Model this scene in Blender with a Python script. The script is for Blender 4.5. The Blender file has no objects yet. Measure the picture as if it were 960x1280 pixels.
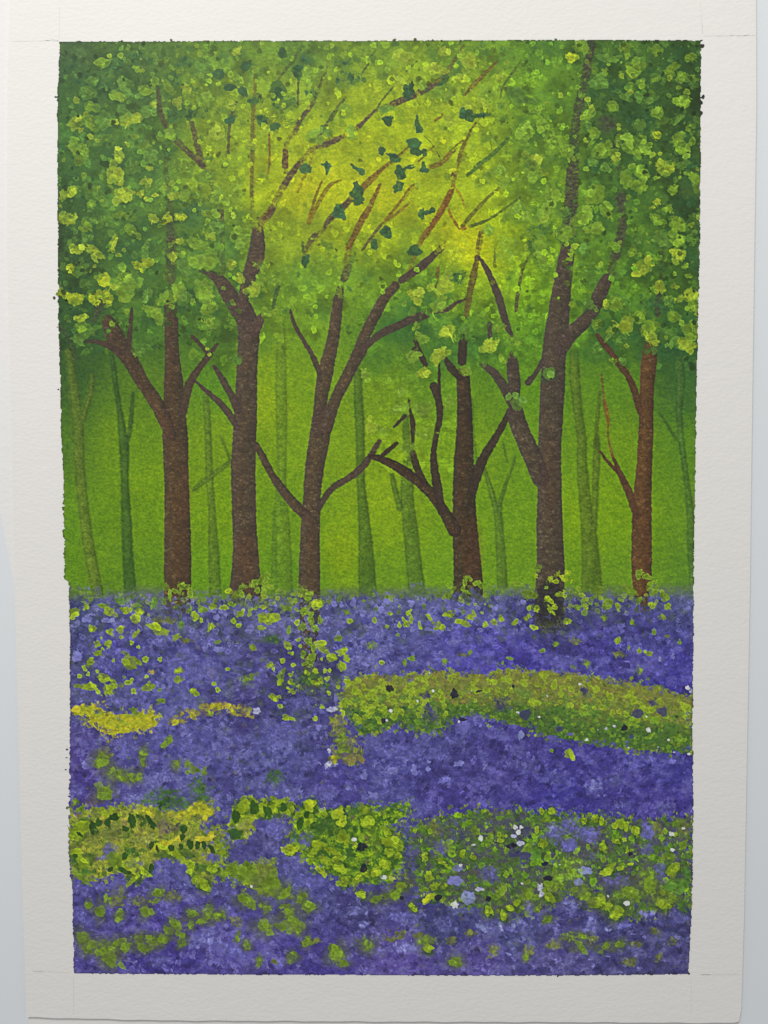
import bpy, math
import numpy as np
rs = np.random.RandomState(7)
PI = math.pi
scn = bpy.context.scene

# ------------------------------------------------------------------ camera geometry (metres)
F = 1000.0; TH = math.radians(2.2); CAMH = 0.2285
def unproj(u, v, z=0.0):
    """point of the (slightly bowed) sheet that lies in direction u, v of the photograph"""
    xc = (np.asarray(u, float) - 480.0) / F; yc = -(np.asarray(v, float) - 640.0) / F
    dx = xc; dy = yc * math.cos(TH) - math.sin(TH); dz = -yc * math.sin(TH) - math.cos(TH)
    t = (np.asarray(z, float) - CAMH) / dz
    return dx * t, dy * t, CAMH + dz * t
def sheet_z(u, v):
    """height of the sheet's upper face: it curls up a little at the right and at the bottom edge"""
    a = np.clip((np.asarray(u, float) - 500) / 440, 0, 1); b = np.clip((np.asarray(v, float) - 700) / 580, 0, 1)
    c = np.clip((900 - np.asarray(v, float)) / 900, 0, 1)
    return 0.00115 + 0.0008 * a * a * (0.35 + 0.65 * c) + 0.0003 * b * b

# ------------------------------------------------------------------ canvas
SS = 1.3
U0, V0, U1, V1 = 62, 44, 888, 1227
W = int((U1 - U0) * SS); H = int((V1 - V0) * SS)
gx = U0 + (np.arange(W) + .5) / SS; gy = V0 + (np.arange(H) + .5) / SS
GX, GY = np.meshgrid(gx, gy)
C = np.zeros((H, W, 3)); HT = np.zeros((H, W)); ID = np.zeros((H, W), np.int16)

def sst(x): x = np.clip(x, 0, 1); return x * x * (3 - 2 * x)
def vnoise(px, py, seed):
    r = np.random.RandomState(seed)
    nx = int((U1 - U0) / px) + 3; ny = int((V1 - V0) / py) + 3
    g = r.rand(ny, nx)
    fx = (GX[0] - U0) / px; fy = (GY[:, 0] - V0) / py
    ix = fx.astype(int); iy = fy.astype(int); tx = sst(fx - ix); ty = sst(fy - iy)
    a = g[iy][:, ix] * (1 - tx) + g[iy][:, ix + 1] * tx
    b = g[iy + 1][:, ix] * (1 - tx) + g[iy + 1][:, ix + 1] * tx
    return a * (1 - ty[:, None]) + b * ty[:, None]
def fbm(px, py, seed, o=3):
    s = 0; w = 0; a = 1.
    for k in range(o):
        s = s + a * vnoise(px / 2 ** k, py / 2 ** k, seed * 31 + k); w += a; a *= .6
    return s / w - .5
N_tooth = fbm(4.2, 2.4, 1, 2)          # paper tooth
N_fine = fbm(1.7, 1.5, 2, 1)
N_mid = fbm(9, 8, 3, 3)
N_big = fbm(40, 36, 4, 3)
N_streak = fbm(2.0, 7, 5, 2)
N_rag = fbm(3.5, 3.5, 6, 2)
N_rag2 = fbm(7, 7, 8, 2)

def idw(pts, p=3.0, soft=30.):
    num = 0; den = 0
    xs = GX[::8, ::8]; ys = GY[::8, ::8]
    for x, y, *c in pts:
        w = 1 / ((xs - x) ** 2 + (ys - y) ** 2 + soft ** 2) ** (p / 2)
        num = num + w[..., None] * np.array(c)[None, None]; den = den + w
    g = num / den[..., None] / 255.
    # bilinear upsample
    fy = np.arange(H) / 8.; fx = np.arange(W) / 8.
    iy = np.minimum(fy.astype(int), g.shape[0] - 2); ix = np.minimum(fx.astype(int), g.shape[1] - 2)
    ty = (fy - iy)[:, None, None]; tx = (fx - ix)[None, :, None]
    return (g[iy][:, ix] * (1 - ty) + g[iy + 1][:, ix] * ty) * (1 - tx) + (g[iy][:, ix + 1] * (1 - ty) + g[iy + 1][:, ix + 1] * ty) * tx

# ------------------------------------------------------------------ ids of the painted parts
PART = {}
def pid(name, label=None):
    PART[len(PART) + 1] = (name, label); return len(PART)
P_WASH = pid('background_wash', 'yellow green wash glowing behind the painted trees')
P_FOL = pid('foliage', 'dabbed green and yellow leaves of the painted canopy')
P_BLUE = pid('bluebell_field', 'violet blue dabbed flowers across the lower half')
P_BANK = pid('grass_bank', 'olive green bank crossing the bluebells at the right')
P_YEL = pid('grass_patch', 'yellow patch among the bluebells at the left')
P_UND = pid('undergrowth', 'bright green dabbed clumps along the bottom')

# ------------------------------------------------------------------ brushes
def put(sl, m, col, idv=None, h=0.0, idth=.5):
    c = C[sl]; C[sl] = c * (1 - m[..., None]) + col * m[..., None]
    if h: HT[sl] = HT[sl] * (1 - m * .7) + h * m
    if idv: I = ID[sl]; I[m > idth] = idv
def win(x0, x1, y0, y1):
    a = max(0, int((x0 - U0) * SS)); b = min(W, int((x1 - U0) * SS) + 2)
    c = max(0, int((y0 - V0) * SS)); d = min(H, int((y1 - V0) * SS) + 2)
    return (slice(c, d), slice(a, b)) if b > a and d > c else None
RAG = 1.0
def tuft(x, y, ang, col, n=4, ln=5., wd=1.1, a=.8, spread=.35, idv=None):
    """a few short bristle strokes laid side by side"""
    c, s = math.cos(ang), math.sin(ang)
    for k in range(n):
        o = (k - (n - 1) / 2.) * wd * 1.5 + rs.uniform(-.4, .4); l = ln * rs.uniform(.6, 1.15); an = ang + rs.uniform(-spread, spread)
        dab(x - s * o + c * rs.uniform(-1, 1), y + c * o + s * rs.uniform(-1, 1), l / 2, wd * rs.uniform(.5, .9), np.array(col, float) * rs.uniform(.88, 1.12), rot=an, a=a * rs.uniform(.6, 1), soft=.25, irr=.12, idv=idv, h=.03)
def dab(x, y, rx, ry, col, rot=0., a=.9, soft=.18, irr=.16, idv=None, h=.03, rim=0., grain=.10, brist=.25):
    R = max(rx, ry) * 1.45 + 1.5
    sl = win(x - R, x + R, y - R, y + R)
    if sl is None: return
    X = GX[sl] - x; Y = GY[sl] - y
    c, s = math.cos(rot), math.sin(rot)
    p = (X * c + Y * s) / rx; q = (-X * s + Y * c) / ry
    d = np.sqrt(p * p + q * q) + 1e-6; t = np.arctan2(q, p)
    rr = 1.
    for k in (2, 3, 5):
        rr = rr + irr * (.9 / k ** .5) * rs.uniform(-1, 1) * np.cos(k * t + rs.uniform(0, 6.3))
    mr = max(min(rx, ry), 1.6)
    e = rr - d + RAG * (2.0 * N_rag[sl] + .9 * N_fine[sl] + 1.8 * N_rag2[sl]) / mr
    if mr > 2.4: e = e + .05 * np.sin(t * rs.randint(7, 12) + rs.uniform(0, 6)) * np.clip(d, 0, 1) * (N_rag2[sl] + .6)
    sw = max(soft, .9 / max(min(rx, ry), .8) * .6)
    m = sst(e / sw + .5) * a * np.clip(1 + brist * 2 * (N_streak[sl] if rs.rand() < .5 else N_tooth[sl]), 0, 1.05)
    m = np.clip(m, 0, 1)
    col = np.array(col, float) / 255.
    g = 1 + grain * (2.0 * N_tooth[sl] + 1.5 * N_rag[sl] + 1.0 * N_mid[sl]) + rs.uniform(-.03, .03)
    cc = col[None, None] * g[..., None]
    if rim:
        rm = np.exp(-((e - .12) / .13) ** 2)
        cc = cc * (1 + rim * rm[..., None]) - .0 * cc
        if rim > 0: cc = cc * (1 - .08 * sst((e - .3) * 2)[..., None])
    put(sl, m, cc, idv, h)
def smooth(pts, n=6):
    P = np.array(pts, float)
    if len(P) < 3: 
        return P
    Q = np.vstack([2 * P[0] - P[1], P, 2 * P[-1] - P[-2]]); out = []
    for i in range(1, len(Q) - 2):
        for k in range(n):
            t = k / n
            out.append(.5 * ((2 * Q[i]) + (-Q[i - 1] + Q[i + 1]) * t + (2 * Q[i - 1] - 5 * Q[i] + 4 * Q[i + 1] - Q[i + 2]) * t * t + (-Q[i - 1] + 3 * Q[i] - 3 * Q[i + 1] + Q[i + 2]) * t ** 3))
    out.append(P[-1]); return np.array(out)
def stroke(pts, col, a=.95, soft=1.2, rag=1.2, idv=None, h=.02, grain=.16, col2=None, dry=0., edge=0., fade=0.):
    """a brush line through (x, y, width) points"""
    P = smooth(pts); mw = P[:, 2].max() / 2 + 5
    sl = win(P[:, 0].min() - mw, P[:, 0].max() + mw, P[:, 1].min() - mw, P[:, 1].max() + mw)
    if sl is None: return
    X = GX[sl]; Y = GY[sl]; best = np.full(X.shape, -99.); lat = np.zeros(X.shape); al = np.zeros(X.shape); cum = np.concatenate([[0], np.cumsum(np.hypot(*np.diff(P[:, :2], axis=0).T))]); T = cum[-1]
    for i in range(len(P) - 1):
        ax, ay, aw = P[i]; bx, by, bw = P[i + 1]
        dx, dy = bx - ax, by - ay; L2 = dx * dx + dy * dy + 1e-9
        t = np.clip(((X - ax) * dx + (Y - ay) * dy) / L2, 0, 1)
        ex = X - ax - t * dx; ey = Y - ay - t * dy
        w = (aw + (bw - aw) * t) / 2; s = w - np.sqrt(ex * ex + ey * ey)
        k = s > best; best = np.where(k, s, best); al = np.where(k, cum[i] + t * (cum[i + 1] - cum[i]), al)
        lat = np.where(k, (ex * dy - ey * dx) / math.sqrt(L2) / np.maximum(w, .6), lat)
    e = best + rag * (1.6 * N_rag[sl] + .8 * N_mid[sl])
    m = sst(e / soft + .5) * a
    if fade:
        en = np.minimum(al, T - al) / max(2., min(fade, T * .3)); m = m * sst(en + .25 + 1.6 * N_rag[sl] + 1.2 * N_streak[sl])
    if dry: m = m * np.clip(1 - dry * sst(N_tooth[sl] * 3 + .3), 0, 1)
    col = np.array(col, float) / 255.; cc = np.broadcast_to(col, X.shape + (3,)).copy()
    if col2 is not None:
        f = sst(.45 + .5 * N_mid[sl] + .3 * N_big[sl] - .5 * np.abs(lat - .15) + .1)[..., None]
        cc = cc * (1 - f) + np.array(col2, float) / 255. * f
    cc = cc * (1 + grain * (1.8 * N_tooth[sl] + 1.8 * N_fine[sl] + 1.0 * N_mid[sl]))[..., None]
    if col2 is not None: cc = cc * (1 + .10 * np.clip(lat, -1, 1) * 1. + .12 * N_mid[sl])[..., None]; cc = cc + (np.clip(N_tooth[sl] * 1.4 + N_fine[sl] * 1.2 - .38, 0, 1) * (.10 if a > .9 else 0))[..., None]
    if edge:
        k = np.exp(-((best - 1.2) / 1.3) ** 2); cc = cc * (1 - edge * k[..., None])
    put(sl, np.clip(m, 0, 1), cc, idv, h)
def inpoly(poly, soft=2.5, rag=3.0):
    P = np.array(poly, float); x0, y0 = P.min(0) - 8; x1, y1 = P.max(0) + 8
    sl = win(x0, x1, y0, y1); X = GX[sl]; Y = GY[sl]
    ins = np.zeros(X.shape, bool); dist = np.full(X.shape, 1e9)
    n = len(P)
    for i in range(n):
        ax, ay = P[i]; bx, by = P[(i + 1) % n]
        if ay != by:
            k = ((ay > Y) != (by > Y)) & (X < (bx - ax) * (Y - ay) / (by - ay) + ax); ins ^= k
        dx, dy = bx - ax, by - ay; t = np.clip(((X - ax) * dx + (Y - ay) * dy) / (dx * dx + dy * dy + 1e-9), 0, 1)
        dist = np.minimum(dist, np.hypot(X - ax - t * dx, Y - ay - t * dy))
    s = np.where(ins, dist, -dist) + rag * (1.5 * N_rag2[sl] + 1.0 * N_rag[sl]) * 1.5
    return sl, sst(s / soft + .5), ins
def fill(poly, cols, idv, a=.95, soft=2.5, rag=4.6, h=.03):
    sl, m, _ = inpoly(poly, soft, rag)
    c1, c2 = [np.array(c, float) / 255. for c in cols[:2]]
    f = sst(.5 + 2.6 * N_mid[sl] + 1.5 * N_cl[sl])[..., None]
    cc = (c1 * (1 - f) + c2 * f) * (1 + .2 * N_tooth[sl] + .2 * N_fine[sl])[..., None]
    put(sl, m * a, cc, idv, h)
def rnd_in(poly, n):
    P = np.array(poly, float); out = []
    x0, y0 = P.min(0); x1, y1 = P.max(0)
    while len(out) < n:
        x = rs.uniform(x0, x1); y = rs.uniform(y0, y1); c = False; j = len(P) - 1
        for i in range(len(P)):
            if (P[i][1] > y) != (P[j][1] > y) and x < (P[j][0] - P[i][0]) * (y - P[i][1]) / (P[j][1] - P[i][1]) + P[i][0]: c = not c
            j = i
        if c: out.append((x, y))
    return out

# ------------------------------------------------------------------ 1. green wash
cols = [75, 175, 275, 375, 475, 575, 675, 775, 875]
G = {60: [(66,98,66),(80,118,58),(92,135,50),(92,135,52),(105,145,48),(102,145,48),(85,132,48),(68,108,48),(55,92,48)],
 120: [(62,105,56),(72,112,56),(122,158,42),(122,156,42),(142,172,32),(138,170,38),(104,152,42),(60,98,50),(55,88,48)],
 180: [(66,112,56),(78,122,54),(128,160,35),(152,180,22),(156,184,22),(146,176,32),(100,145,46),(58,95,48),(60,92,48)],
 240: [(60,102,54),(85,130,55),(118,152,40),(176,188,12),(174,190,15),(150,180,30),(112,156,42),(68,112,48),(56,85,48)],
 300: [(52,82,50),(70,112,54),(85,130,50),(138,166,30),(142,172,28),(180,194,15),(120,165,35),(78,122,46),(56,92,46)],
 360: [(50,84,46),(75,116,50),(92,138,48),(102,148,40),(105,150,38),(122,164,34),(110,160,32),(84,132,40),(66,105,46)],
 420: [(46,82,46),(60,102,44),(72,114,44),(104,148,34),(84,134,40),(74,122,44),(84,138,38),(60,104,45),(46,86,50)],
 480: [(58,100,44),(84,126,34),(82,138,32),(112,156,24),(108,150,26),(100,148,28),(90,142,32),(92,140,36),(66,112,52)],
 560: [(78,122,42),(98,142,26),(110,152,26),(112,156,26),(118,160,24),(112,156,28),(100,148,34),(106,150,28),(88,138,40)],
 640: [(94,144,32),(100,146,26),(112,156,20),(104,150,28),(122,164,22),(108,154,30),(102,150,32),(112,158,24),(98,144,38)],
 720: [(94,142,30),(92,138,34),(98,150,28),(92,142,36),(100,146,34),(104,154,34),(104,150,36),(102,148,38),(88,136,46)]}
pts = [(c, v, *G[v][i]) for v in G for i, c in enumerate(cols)]
pts += [(590,315,194,210,8),(430,232,186,206,6),(470,160,160,190,18),(340,230,160,186,10),(335,500,138,174,14),(328,460,120,160,20),(430,690,124,162,18),(490,560,126,164,22),(505,405,64,110,46),(545,440,70,118,44),(545,355,80,130,44),(590,440,68,118,44),(140,540,106,148,24),(185,600,112,156,20),(275,560,112,152,22),(105,520,72,116,40),(90,470,50,88,48),(870,470,56,100,56),(840,440,50,90,50),(720,640,118,162,22),(640,300,140,176,26),(225,380,58,98,42),(260,410,66,108,42),(480,620,126,164,24),(355,300,120,152,34),(520,200,158,186,24)]
TONE = np.array((.99, .935, .80)); TOFF = np.array((0., 0., .0))
C[:] = idw(pts, 3.6, 26.) * TONE + TOFF
y_ = (C[..., 0] / np.maximum(C[..., 1], .01))                       # grain shows most in the yellow zones
C *= (1 + (.04 * N_mid + .07 * N_big + .11 * N_tooth + .13 * N_fine))[..., None]
C[..., 0] *= 1 + .10 * N_tooth + .05 * N_mid
C[..., 2] *= 1 - .5 * N_fine
ID[:] = P_WASH
def loc(x, y): 
    i = min(H - 1, max(0, int((y - V0) * SS))); j = min(W - 1, max(0, int((x - U0) * SS))); return BG0[i, j] * 255
BG0 = idw(pts, 3.6, 26.) * TONE + TOFF

# ------------------------------------------------------------------ 2. pale trees of the background
def pale(label, strokes, col, a=.62):
    i = pid('pale_tree', label)
    for s in strokes: stroke(s, col, a=a * .94, soft=3.6, rag=1.2, idv=i, h=.0, grain=.11, edge=.12, col2=(col[0] * 1.22, col[1] * 1.16, col[2]))
pale('leftmost pale painted tree, leaning and forking beneath the canopy', [[(122,741,15),(112,690,15),(105,640,14),(99,580,14),(97,530,15),(91,480,13),(86,440,10)],[(103,525,8),(112,495,8),(116,470,6)]], (84,104,38), .8)
pale('narrow dark green painted tree, second from the left edge', [[(164,752,17),(160,700,14),(158,650,13),(156,600,10),(155,560,12),(149,510,7),(143,470,7),(139,438,6)],[(158,560,5),(163,530,6),(166,492,5)]], (50,80,36), .8)
pale('slim pale painted tree between the two thick left trunks', [[(269,745,16),(267,690,14),(265,640,10),(262,600,10),(260,540,9),(257,495,9)],[(242,612,6),(262,597,7),(288,577,6)],[(288,575,4),(275,545,3)]], (78,104,36), .75)
pale('wide faint painted tree behind the forked trunk', [[(352,752,28),(352,700,26),(351,650,22),(352,600,12),(352,520,15),(351,460,14),(351,410,12)]], (86,116,34), .62)
pale('dark pale-edged painted tree right of the forked trunk', [[(460,755,24),(458,700,20),(455,650,15),(451,600,11),(450,540,12),(448,500,12),(447,465,10)]], (62,90,34), .78)
pale('short green painted tree with a notched top near the centre', [[(521,742,22),(517,700,20),(513,660,19),(509,625,17),(509,600,16),(509,570,11),(507,520,9)],[(500,635,8),(492,605,7),(490,590,5)]], (70,98,36), .78)
pale('small Y shaped pale painted tree between two thick trunks', [[(628,730,14),(626,690,13),(623,650,11),(622,632,12)],[(620,638,8),(613,610,7),(606,588,5)],[(624,632,6),(631,608,5),(640,585,4),(644,568,3)],[(634,578,3),(629,555,3)]], (74,102,38), .75)
pale('mottled pale painted tree right of the thickest trunk', [[(740,738,27),(738,690,22),(733,640,17),(728,590,14),(727,550,13),(722,510,12),(718,470,14),(718,440,12)],[(742,660,9),(744,610,9),(746,570,10),(746,545,6)],[(744,560,4),(747,520,5),(750,490,4)]], (76,98,34), .78)
pale('faint painted tree running along the right edge', [[(866,732,9),(864,690,10),(863,645,10),(858,600,8),(852,555,8),(849,515,9),(850,480,13),(849,450,13)],[(850,556,3),(838,538,4),(823,515,3)]], (62,94,44), .7)
pale('thin green painted stem close behind a dark trunk', [[(598,600,5),(592,560,6),(589,500,6)]], (58,98,40), .5)
pale('short faint painted stem under the left tangle of branches', [[(352,640,4),(343,600,4)],[(345,745,5),(343,640,4)]], (70,110,40), .35)

# ------------------------------------------------------------------ 3. canopy underpainting
LEAF = {'Y': (154,176,46), 'Z': (166,184,36), 'L': (120,154,44), 'M': (96,134,50), 'G': (84,124,44), 'D': (50,88,48), 'T': (50,88,52), 'B': (66,66,54),
        'y': (142,166,34), 'm': (110,138,38), 'o': (104,112,52), 'g': (66,102,42), 'k': (44,76,30), 'W': (206,208,206), 'w': (168,170,200), 'K': (32,30,48),
        'p': (112,112,172), 'P': (92,90,152), 'q': (124,130,178), 'v': (70,66,128), 'n': (62,62,100), 'x': (168,168,38), 'X': (186,176,46), 't': (140,128,72), 's': (92,80,92), 'h': (152,160,74)}
def canopy_low(x):  # lower limit of the leaves
    return np.interp(x, [60,200,280,330,400,470,540,640,700,760,880], [425,425,445,420,405,385,415,435,410,440,440])
def glowf(x, y): return min(1, math.exp(-(((x - 440) / 150) ** 2 + ((y - 230) / 75) ** 2)) + math.exp(-(((x - 590) / 60) ** 2 + ((y - 310) / 50) ** 2)) + .55 * math.exp(-(((x - 480) / 90) ** 2 + ((y - 120) / 60) ** 2)))
def canopy_dabs(n, kal, smin, smax, over=False):
    for i in range(n):
        x = rs.uniform(70, 880); lo = canopy_low(x); y = 46 + (lo - 30 - (30 if over else 0)) * rs.rand() + rs.uniform(-8, 8)
        base = np.array(loc(x, y)); r = rs.rand(); gl = glowf(x, y)
        if over and gl > .5 and rs.rand() < .8: continue
        if r < .42: col = base * rs.uniform(1.10, 1.42) + np.array([10, 8, -2])
        elif r < .74: col = base * rs.uniform(.66, .9)
        elif r < .9: col = base * .4 + np.array((44,84,50)) * .6
        else: col = base * .5 + np.array((134,166,42)) * .5
        al = rs.uniform(.3, .85) * (1 - .72 * gl) * kal; s = rs.uniform(smin, smax)
        if rs.rand() < .3: tuft(x, y, rs.uniform(0, 3.1), np.clip(col, 0, 230), n=4, ln=s * 1.6, wd=1.2, a=al, spread=.5, idv=P_FOL if over else None)
        else: dab(x, y, s * rs.uniform(.7, 1.4), s, np.clip(col, 0, 230), rot=rs.uniform(0, 3.1), a=al, soft=rs.uniform(.1, .6), irr=.36, idv=P_FOL if (al > .4 or over) else None, h=.02, rim=rs.choice([0, .04, .08]))
for i in range(900):   # wet, blended patches first
    x = rs.uniform(66, 884); lo = canopy_low(x); y = 44 + (lo - 30) * rs.rand(); base = np.array(loc(x, y)); gl = glowf(x, y); q = rs.rand()
    col = base * rs.uniform(1.08, 1.35) if q < .45 else (base * rs.uniform(.6, .86) if q < .8 else base * .4 + np.array((46,88,54)) * .6)
    s = rs.uniform(5, 15); dab(x, y, s * rs.uniform(.8, 1.5), s, np.clip(col, 0, 225), rot=rs.uniform(0, 3), a=rs.uniform(.25, .6) * (1 - .75 * gl), soft=rs.uniform(.5, 1.), irr=.4, h=.0, grain=.05, brist=.1, idv=P_FOL if gl < .3 else None)
canopy_dabs(1500, 1.1, 1.8, 6.)
for i in range(700):   # small leaves lower down round the central trees
    x = rs.uniform(455, 680); y = rs.uniform(330, 590)
    if x < 540 and y < 460 and rs.rand() < .7: continue
    if y > 480 and (x > 570 or x < 465): continue
    base = np.array(loc(x, y)); s = rs.uniform(2, 5.5)
    dab(x, y, s, s, np.clip(base * rs.choice([.8, 1.15, 1.25]) + 4, 0, 230), rot=rs.uniform(0, 3), a=rs.uniform(.2, .55), soft=.5, irr=.3, h=.01)
for x, y, rx, ry, c, a in [(500,412,30,18,(50,96,44),.55),(525,385,28,14,(48,94,44),.5),(470,452,20,16,(58,104,40),.4),(560,440,26,18,(58,104,44),.4),(604,432,22,16,(56,100,46),.45),(400,345,50,22,(96,140,46),.35),(240,270,26,14,(48,88,58),.5),(835,432,40,16,(44,86,48),.5),(745,440,30,14,(58,104,44),.4),(110,400,34,26,(50,88,48),.4)]:
    dab(x, y, rx, ry, c, a=a, soft=.9, irr=.25, idv=P_FOL, h=0)

# ------------------------------------------------------------------ 4. branches and dark trees
BR = (80,66,56); BR2 = (88,64,48); DK = (74,64,50)
def twig(p, col=(98,86,34), a=.74, w=.92):
    idv = pid('twig', None); stroke([(x, y, q * w) for x, y, q in p], col, a=a * 1.15, soft=1.1, rag=.9, idv=idv, h=.01, grain=.16, dry=.22, fade=6.)
for p, c, a in [([(322,280,9),(333,272,8),(353,236,8),(370,210,7),(393,184,6),(430,170,6),(450,156,5),(470,138,4),(495,128,6),(548,103,6),(566,79,4),(580,56,3)], (98,88,40), .55),
 ([(430,348,8),(438,306,7),(452,278,6),(463,257,5),(476,230,3)], (104,90,36), .6), ([(380,318,5),(398,294,5),(430,258,6),(456,234,6),(486,205,4),(512,184,2)], (104,92,36), .55), ([(515,342,9),(540,321,8),(556,304,5)], (92,76,46), .8),
 ([(508,350,5),(525,303,6),(543,276,6),(560,248,6),(567,228,5),(574,204,4),(588,164,3),(598,150,2)], (112,88,34), .5), ([(709,312,19),(713,260,18),(717,200,15),(720,150,12),(732,95,11),(740,52,10)], (66,70,52), .72), ([(764,338,12),(773,300,10),(779,250,7),(772,200,5)], (66,70,50), .5),
 ([(393,186,4),(385,210,4),(372,240,3)], (116,98,34), .5), ([(357,215,6),(357,186,6),(366,165,5),(376,148,5),(393,124,4),(406,92,3),(412,70,2)], (92,86,40), .5), ([(454,312,3),(480,277,3),(522,228,3)], (106,92,32), .5), ([(213,300,11),(211,250,8),(206,190,5)], (66,76,48), .45),
 ([(315,280,5),(316,208,4),(318,146,4),(319,97,3)], (104,100,36), .45), ([(590,345,6),(597,320,6),(602,290,4),(596,286,3)], (98,86,38), .6), ([(822,392,8),(826,340,6),(830,290,4)], (66,68,46), .5), ([(279,340,6),(276,275,6),(258,212,5),(240,190,3)], (70,76,46), .45)]:
    stroke(p, c, a=a, soft=1.6, rag=1.8, idv=pid('branch', None), h=0, grain=.2, dry=.5)
RB = (112,84,28); GB = (76,92,40); DB = (80,72,50)
for p, c in [
 ([(297,127,2),(294,130,3),(287,155,4),(285,196,4)], DB), ([(319,97,4),(319,115,4),(316,146,5),(315,208,5),(314,250,5)], (104,100,36)), ([(336,165,3),(337,200,3),(334,222,3)], RB),
 ([(373,100,3),(372,132,3)], DB), ([(379,58,3),(358,86,4),(347,100,3)], GB), ([(239,150,6),(248,188,8),(256,210,6)], DB), ([(220,171,3),(243,196,4),(254,208,4)], DB), ([(197,107,6),(201,140,7),(213,170,4),(235,192,4),(257,212,6)], DB),
 ([(275,256,9),(277,276,8)], BR), ([(357,186,8),(356,213,9)], BR2), ([(377,203,7),(368,212,9),(353,235,9)], BR), ([(343,256,9),(333,275,9)], BR),
 ([(367,170,7),(376,150,6),(393,127,5)], DB), ([(393,125,4),(400,105,3),(408,88,2)], GB), ([(397,172,6),(411,153,6)], DB), ([(410,155,7),(420,138,6),(432,122,3)], GB), ([(398,183,8),(412,179,8),(430,170,7)], BR), ([(394,176,4),(404,164,3)], DB),
 ([(447,160,7),(455,152,5),(470,137,3)], BR), ([(470,137,3),(480,122,3),(495,105,3)], GB), ([(505,92,2),(523,75,2)], GB), ([(461,74,3),(470,62,2)], GB), ([(452,92,3),(462,78,2)], GB),
 ([(490,131,8),(505,124,9),(522,117,9)], BR), ([(520,118,10),(535,110,10),(548,102,8)], BR), ([(548,102,8),(566,79,5),(577,60,3)], (92,92,40)), ([(579,121,3),(593,105,6),(612,86,5),(621,77,3)], (104,86,36)), ([(540,153,3),(556,142,4)], RB),
 ([(625,125,3),(630,106,3),(653,74,3)], GB), ([(573,205,6),(577,187,5),(588,164,3),(597,151,2)], (104,96,34)), ([(534,210,6),(552,203,7),(570,186,4)], (108,90,34)), ([(552,200,2),(570,182,2),(590,168,2)], RB),
 ([(595,208,6),(612,196,6),(628,181,5),(639,169,4)], (66,98,42)), ([(582,221,5),(600,206,6)], (66,98,42)),
 ([(382,312,5),(391,297,7),(398,290,4)], DB), ([(404,286,4),(414,272,8),(430,258,9),(440,247,8)], BR), ([(446,242,10),(462,226,9),(472,216,6),(488,202,4)], (112,84,34)), ([(488,202,3),(510,184,2)], RB),
 ([(384,283,4),(393,250,4),(404,222,3)], RB), ([(386,279,5),(400,250,6),(412,232,5),(427,224,3)], (122,104,24)), ([(432,312,3),(438,304,8),(451,278,9),(463,257,8),(475,230,3)], (112,82,36)),
 ([(453,312,3),(466,294,4),(480,277,4)], DB), ([(479,278,4),(500,252,3),(512,235,3),(522,228,2)], RB), ([(480,277,4),(496,267,4),(511,254,3)], (112,90,30)), ([(525,303,5),(534,290,8),(543,276,6)], (116,84,36)),
 ([(538,287,5),(548,270,8),(560,248,9),(567,233,6)], (120,78,34)), ([(566,221,8),(568,216,6)], BR2), ([(567,232,3),(576,246,4),(582,262,3)], (140,120,24)), ([(559,258,3),(565,272,4),(574,285,3)], (128,86,30)),
 ([(575,287,7),(585,283,5)], (128,80,34)), ([(576,285,5),(590,268,6),(604,253,5),(614,243,4),(628,232,3)], (96,96,34)), ([(584,284,4),(600,279,5),(615,272,4),(632,260,3),(652,246,3)], (74,92,38)), ([(602,286,5),(598,300,4),(596,315,4)], (100,88,36)),
 ([(619,312,3),(618,333,4)], (92,104,38)), ([(662,319,3),(653,338,4),(648,362,4)], (82,84,40)), ([(548,330,4),(546,348,5),(544,362,3)], (100,86,34)), ([(649,362,5),(646,375,5),(645,392,4)], DB), ([(552,200,2),(540,180,1),(530,170,1)], GB),
 ([(340,390,4),(345,368,6),(350,352,5)], (62,82,46)), ([(380,320,4),(378,300,3)], (70,90,46)), ([(764,190,8),(772,170,5)], (66,72,50)), ([(545,180,2),(520,205,3)], (110,100,30)), ([(505,190,2),(490,205,2)], (130,110,26)),
 ]: twig(p, c)
TOPS = [(709,318,12),(764,340,9),(321,282,9),(213,383,11),(425,362,8),(553,309,8),(136,402,13),(579,425,9),(250,338,8),(535,390,8),(329,393,6),(604,454,7),(813,432,11),(640,444,8)]

def dark(label, strokes, col=BR, col2=BR2, a=.96):
    i = pid('dark_tree', label)
    col = tuple(q * .9 for q in col); col2 = tuple(q * .92 for q in col2)
    for s in strokes:
        big = s[0][2] > 12
        stroke(s, col, a=a, soft=1.5, rag=1.1, idv=i, h=.02, grain=.10, col2=col2 if big else None, dry=.03, edge=.05)
    return i
stroke([(214,300,14),(213,270,12),(212,250,8)], (66,74,50), a=.5, soft=4, rag=3); stroke([(214,350,12),(214,300,14)], (74,70,50), a=.6, soft=3, rag=3)
TA = dark('second dark tree from the left edge, with a thick curving left limb', [
 [(222,768,32),(222,740,34),(222,700,34),(222,660,33),(221,620,31),(220,580,31),(219,545,32),(218,515,28),(217,480,24),(215,440,18),(214,400,17),(213,383,17)],
 [(214,545,14),(203,518,18),(190,495,17),(178,478,17),(166,456,19),(158,442,22),(148,430,24),(141,415,22),(134,400,14)],
 [(152,440,9),(137,433,8),(122,427,6),(106,426,4)], [(159,442,8),(162,420,7),(165,385,3)],
 [(228,515,12),(236,482,11),(247,463,9),(262,443,8)], [(261,444,4),(250,430,5),(240,420,4)], [(262,442,4),(272,430,4)]], (80,64,52), (92,64,42))
stroke([(74,405,3),(84,420,6),(92,440,7),(98,452,3)], (60,74,44), a=.7, soft=2, rag=1.6, idv=TA)
stroke([(68,404,2),(76,412,3)], (60,66,50), a=.9, idv=TA)
stroke([(126,380,14),(118,400,6)], (70,64,52), a=.55, soft=4, idv=TA)
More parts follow.
